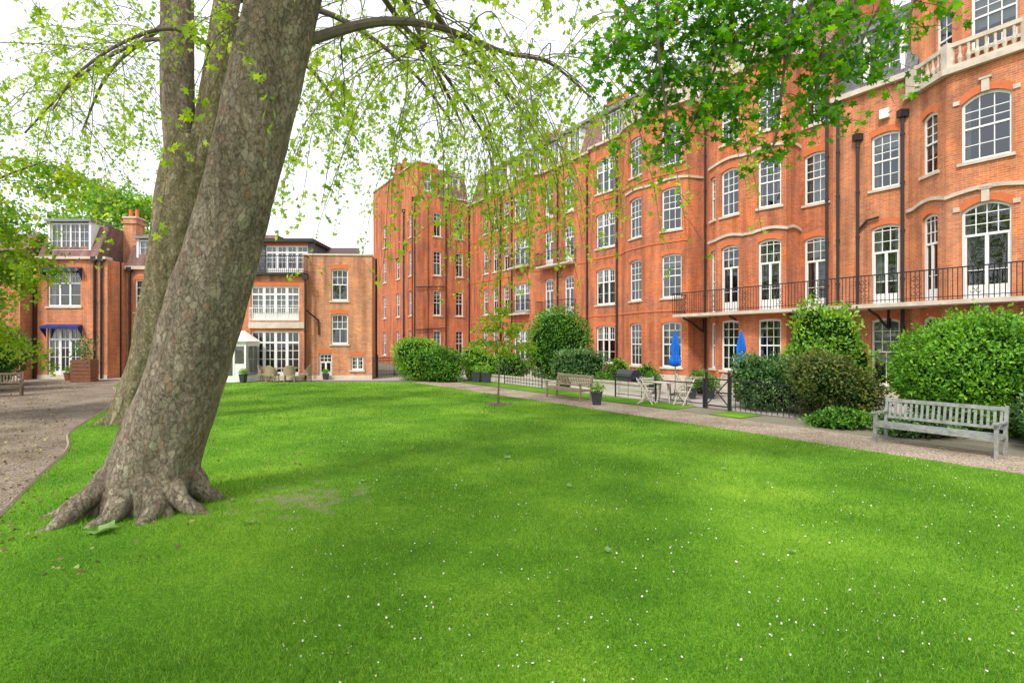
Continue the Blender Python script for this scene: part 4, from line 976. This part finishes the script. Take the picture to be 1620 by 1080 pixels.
tree('plane_tree',(-5.0,7.25,0),'large leaning plane tree with flaking bark on the lawn',[(T1,.5,M_bark)],
 [([(-2.95,7.25,6.2),(-1.98,8,6.95),(-1.23,9.5,7.73),(-.13,11,8.1),(.85,12,8.4),(1.9,13,8.1)],.08,.022,1.0),
  ([(-2.8,7.4,8.3),(-.5,9.5,9.9),(2.0,12,10.2),(4.5,14.5,9.4)],.15,.03,.9),
  ([(-2.6,7.5,9.3),(-2.8,11,10.6),(-2.4,15,10.4),(-1.6,18.5,9.4)],.15,.03,.9),
  ([(-2.7,7.4,8.8),(-1.2,7.4,9.4),(1.5,7.9,9.2),(3.6,8.8,8.8)],.13,.03,.6),
  ([(-2.7,7.5,9.5),(-1.5,12,9.2),(.2,16,9.2),(1.5,20,8.8)],.09,.03,1.0),
  ([(-2.7,7.5,8.9),(-2.4,10,8.6),(-1.6,13,8.6),(-.6,16,8.0)],.07,.025,.8),
  ([(-2.8,7.4,8.2),(-4.5,4.5,9.4),(-5.5,1,9.4),(-5,-2,8.8)],.14,.03,6.0),  # out-of-view limb, added and leafed densely to shade the near-left lawn
  ([(-2.7,7.4,8.6),(-2.6,4,9.8),(-3.0,.5,9.6),(-3.2,-2.5,9)],.14,.03,4.5),  # second unseen limb, added for its shade on the same lawn
  ([(-2.5,7.4,9.8),(-4.5,9.5,11.2),(-6.5,13,11),(-7.5,16.5,10)],.12,.03,.8)],
 L_plane,.122,11,8,2.8,1.8,.17,.25,9.5,.05,asym=R(250),
 roots=[(205,1.25,.19),(235,1.35,.17),(262,.95,.20),(300,.95,.19),(335,1.15,.17),(178,1.05,.17),(20,.95,.2),(90,1.0,.2),(135,1.0,.2)],
 sprays=[(0,.3,1,11,4.0,6.0),(4,.35,1,18,5.0,7.5),(5,.3,1,22,4.5,7.0),(2,.4,1,10,5,7.5),(1,.4,1,8,4,6.5)])
T2=[(-10.45,14.6,-.1,.56),(-10.2,14.6,.6,.51),(-9.7,14.5,2.0,.50),(-9.15,14.4,4.6,.52),(-8.85,14.4,6.4,.55),(-8.65,14.4,7.6,.50)]
T2a=[(-8.85,14.4,6.8,.40),(-8.9,14.3,8.8,.39),(-8.9,14.3,11.4,.38),(-8.9,14.2,14.5,.25)]
T2b=[(-8.7,14.4,6.3,.42),(-8.25,14.5,7.8,.37),(-7.95,14.5,9.4,.34),(-7.75,14.5,11,.32),(-7.4,14.5,13,.25)]
tree('plane_tree',(-10.45,14.6,0),'forked plane tree with mossy green bark at gravel edge',[(T2,.5,M_bark2),(T2a,0,M_bark),(T2b,0,M_bark2)],
 [([(-7.9,14.3,10.0),(-8.6,13.6,10.1),(-9.6,13.3,9.6),(-10.6,13.1,8.7),(-11.1,13,7.8)],.06,.02,.7),
  ([(-8.8,14.2,11.5),(-11,12.5,12),(-13,11.5,11),(-14.5,11,9.5)],.10,.03,1.0),
  ([(-8.8,14.2,10.8),(-10.5,16,11.5),(-13.5,18,11.2),(-16,20,10)],.10,.03,1.2),
  ([(-8.8,14.2,10.2),(-10.5,15,10.5),(-12.5,15.5,9.8),(-14.5,16,8.4)],.06,.025,1.0),
  ([(-7.6,14.5,11.5),(-5.5,16.5,12.2),(-3.5,19,11.7),(-2,22,10.5)],.12,.03,.9),
  ([(-7.6,14.5,11),(-6.5,17.5,11),(-6,21,10)],.1,.03,.8),
  ([(-8.8,14.2,12),(-8.5,11,12.5),(-8.5,8.5,11.5)],.1,.03,.7)],
 L_plane,.122,11,8,2.8,1.6,.13,.2,10,.06,
 sprays=[(4,.5,1,9,5,8),(3,.4,1,8,3,5),(2,.5,1,8,3,5),(1,.3,1,6,2.5,4.5)])
# maple reaching over from the right
cl=[(1.98,7,6.15,.75),(3.05,7,5.7,.65),(3.45,7,4.95,.42),(2.06,7.1,4.8,.35),(4.6,7,6.2,.6),(2.7,6.8,6.6,.8),(1.35,7.1,6.15,.45),(5.2,7,6.5,.45),(4.0,7.1,5.5,.45),(2.5,7.2,5.3,.5),(3.8,6.8,6.5,.7)]
root=thing('maple_tree',(10.5,3.5,0),0,'maple tree whose broad green branch overhangs the lawn','tree')
me=trunk_mesh('trunk',[(10.5,3.5,-.1,.4),(10.4,3.6,2.5,.34),(10.0,4.0,5,.3),(9.3,4.5,8,.22),(8.8,4.8,11,.1)],M_bark,.4,seed=9,off=(10.5,3.5,0)); add('trunk',me,root)
mb=MB(); tw=[]
main=catmull([(9.6,4.2,6.4),(7.8,5.2,7.7),(5.8,6.2,7.7),(4.2,6.8,7.3),(2.6,6.9,7.1),(1.6,7,6.8)],6); mb.tube(main,[.14-.11*i/(len(main)-1) for i in range(len(main))],8)
for (x,y,z,r_) in cl:
    c=Vector((x,y,z)); s=min(main[6:],key=lambda q:(q-c-Vector((.5,0,.4))).length)
    mid=s.lerp(c,.5)+Vector((random.uniform(-.2,.2),random.uniform(-.2,.2),.12)); C=catmull([s,mid,c,c+Vector((random.uniform(-.3,.1),0,-r_*.7))],5); mb.tube(C,[.026*(1-.7*i/(len(C)-1)) for i in range(len(C))],6,cap=False)
    for k in range(int(32*r_/.5)):
        p=C[random.randint(4,len(C)-1)]; d=Vector((random.gauss(0,1),random.gauss(0,1),random.gauss(-.1,.5)))
        q=grow(p,d,r_*random.uniform(.6,1.7),5,.08,.15); mb.tube(q,[.006*(1-.6*j/5) for j in range(6)],3,cap=False); tw.append(q)
add('branches',mb.mesh('branches',[M_twig],(10.5,3.5,0)),root)
P=leafy(tw,21,.07,.2); print('maple',len(P)); P=P-np.array((10.5,3.5,0))
add('crown',leafmesh('crown',P,.118,L_maple,'lobe',out=np.tile([0,0,-.25],(len(P),1)),bias=1,facing=np.tile([0,0,1.1],(len(P),1))),root)
# golden tree at left edge
tree('garden_tree',(-16.8,14.5,0),'garden tree with golden green foliage by the gravel',[([(-16.8,14.5,-.1,.25),(-16.6,14.6,2,.2),(-16.4,14.7,4.5,.14),(-16.2,14.8,7,.06)],.4,M_bark)],
 [([(-16.6,14.5,2.5),(-15.4,14.3,3.4),(-14,14,3.6)],.06,.02,1.2),([(-16.5,14.6,3.5),(-15.2,14,5.2),(-13.3,13.8,5.9)],.07,.02,1.8),([(-16.4,14.7,4.5),(-15.3,15.5,6.6),(-13.8,16,7.6)],.07,.02,1.6),([(-16.3,14.7,5.5),(-15.5,13.5,7.2),(-14.2,12.6,7.4)],.06,.02,1.5),
  ([(-16.4,14.7,3.2),(-15.6,14.9,4.2),(-14.2,15.2,4.6)],.06,.02,1.7),([(-16.5,14.6,2.2),(-15.8,15.2,2.6),(-15.2,15.6,2.5)],.05,.02,1.0),([(-16.4,14.7,4.0),(-15.2,14.4,4.4),(-13.3,14.2,4.6)],.05,.02,1.1)],
 L_gold,.10,9,9,1.3,.9,.06,.12,34,.10,shape='tri')
tree('garden_tree',(-30,40,0),'full green tree rising behind the brick houses',[([(-30,40,-.1,.4),(-30,40,5,.3),(-29.8,40,9,.15)],.4,M_bark)],
 [([(-30,40,4),(-27.5,39,7.5),(-25,38.5,9.5)],.1,.03,1.5),([(-30,40,5),(-31,39,8),(-33,38,10.5)],.1,.03,1.3),([(-30,40,7),(-29,39.5,10),(-28,39,12.5)],.1,.03,1.8),([(-29,40,7),(-30,39.5,10),(-31,39,12.8)],.1,.03,1.5)],
 L_lite,.22,11,9,2.6,1.5,.05,.05,20,.2,shape='tri')
tree('young_tree',(-.48,18.7,0),'slender young tree with layered light leaves on the lawn',[([(-.48,18.7,-.05,.035),(-.46,18.7,.8,.03),(-.42,18.7,1.8,.025),(-.3,18.7,2.9,.012)],.3,M_twig)],
 [([(-.45,18.7,1.5),(.0,18.6,1.95),(.7,18.5,2.1)],.014,.006,1.0),([(-.44,18.7,1.7),(-.8,18.8,2.1),(-1.1,18.8,2.2)],.013,.006,.8),([(-.42,18.7,2.0),(-.1,18.9,2.6),(.6,19,2.9)],.013,.006,1.0),([(-.38,18.7,2.4),(-.6,18.5,3.0),(-.4,18.4,3.3)],.012,.005,1.0),([(-.4,18.7,1.6),(-.3,18.2,2.0),(.1,17.9,2.1)],.012,.005,.7),([(-.4,18.7,2.2),(-.9,18.5,2.6),(-1.0,18.5,2.7)],.012,.005,.7)],
 L_gold,.095,8,5,.5,.32,.03,.04,25,.04,shape='tri',updir=.02)
mb=MB(); mb.lathe([(.001,.03),(.3,.03),(.42,.02),(.5,.014)],20,0,(0,0),lambda t,z:1+.12*math.sin(3*t)); add('soil_patch',mb.mesh('soil_patch',[M_soil]),loc=(-.48,18.7,0),kind='structure')

# ------------------------------------------------------------------ camera, world, light
cam=bpy.data.cameras.new('camera'); cam.lens=18.9; cam.sensor_width=36; cam.clip_end=2000; cam.clip_start=.05
co=bpy.data.objects.new('camera',cam); COL.objects.link(co); co.location=(0,0,2.2); co.rotation_euler=(R(90),0,0); scene.camera=co
w=bpy.data.worlds.new('World'); scene.world=w; w.use_nodes=True; nt=w.node_tree; nt.nodes.clear(); L=nt.links
out=N(nt,'ShaderNodeOutputWorld'); sky=N(nt,'ShaderNodeTexSky'); sky.sky_type='NISHITA'; sky.sun_disc=False
az=R(208); el=R(50); sky.sun_elevation=el; sky.sun_rotation=az; sky.air_density=1; sky.dust_density=3
b1=N(nt,'ShaderNodeBackground',Strength=.08); L.new(sky.outputs[0],b1.inputs[0])
b2=N(nt,'ShaderNodeBackground',Strength=1.18); b2.inputs[0].default_value=(.985,.99,1,1)
a=N(nt,'ShaderNodeAddShader'); L.new(b1.outputs[0],a.inputs[0]); L.new(b2.outputs[0],a.inputs[1]); L.new(a.outputs[0],out.inputs[0])
s=bpy.data.lights.new('sun','SUN'); s.energy=3.1; s.angle=R(8); s.color=(1,.96,.89)
so=bpy.data.objects.new('sun',s); COL.objects.link(so)
d=Vector((math.sin(az)*math.cos(el),math.cos(az)*math.cos(el),math.sin(el)))
so.rotation_euler=d.to_track_quat('Z','Y').to_euler(); so.location=(0,0,30)
scene.view_settings.view_transform='Standard'; scene.view_settings.look='None'; scene.view_settings.exposure=0
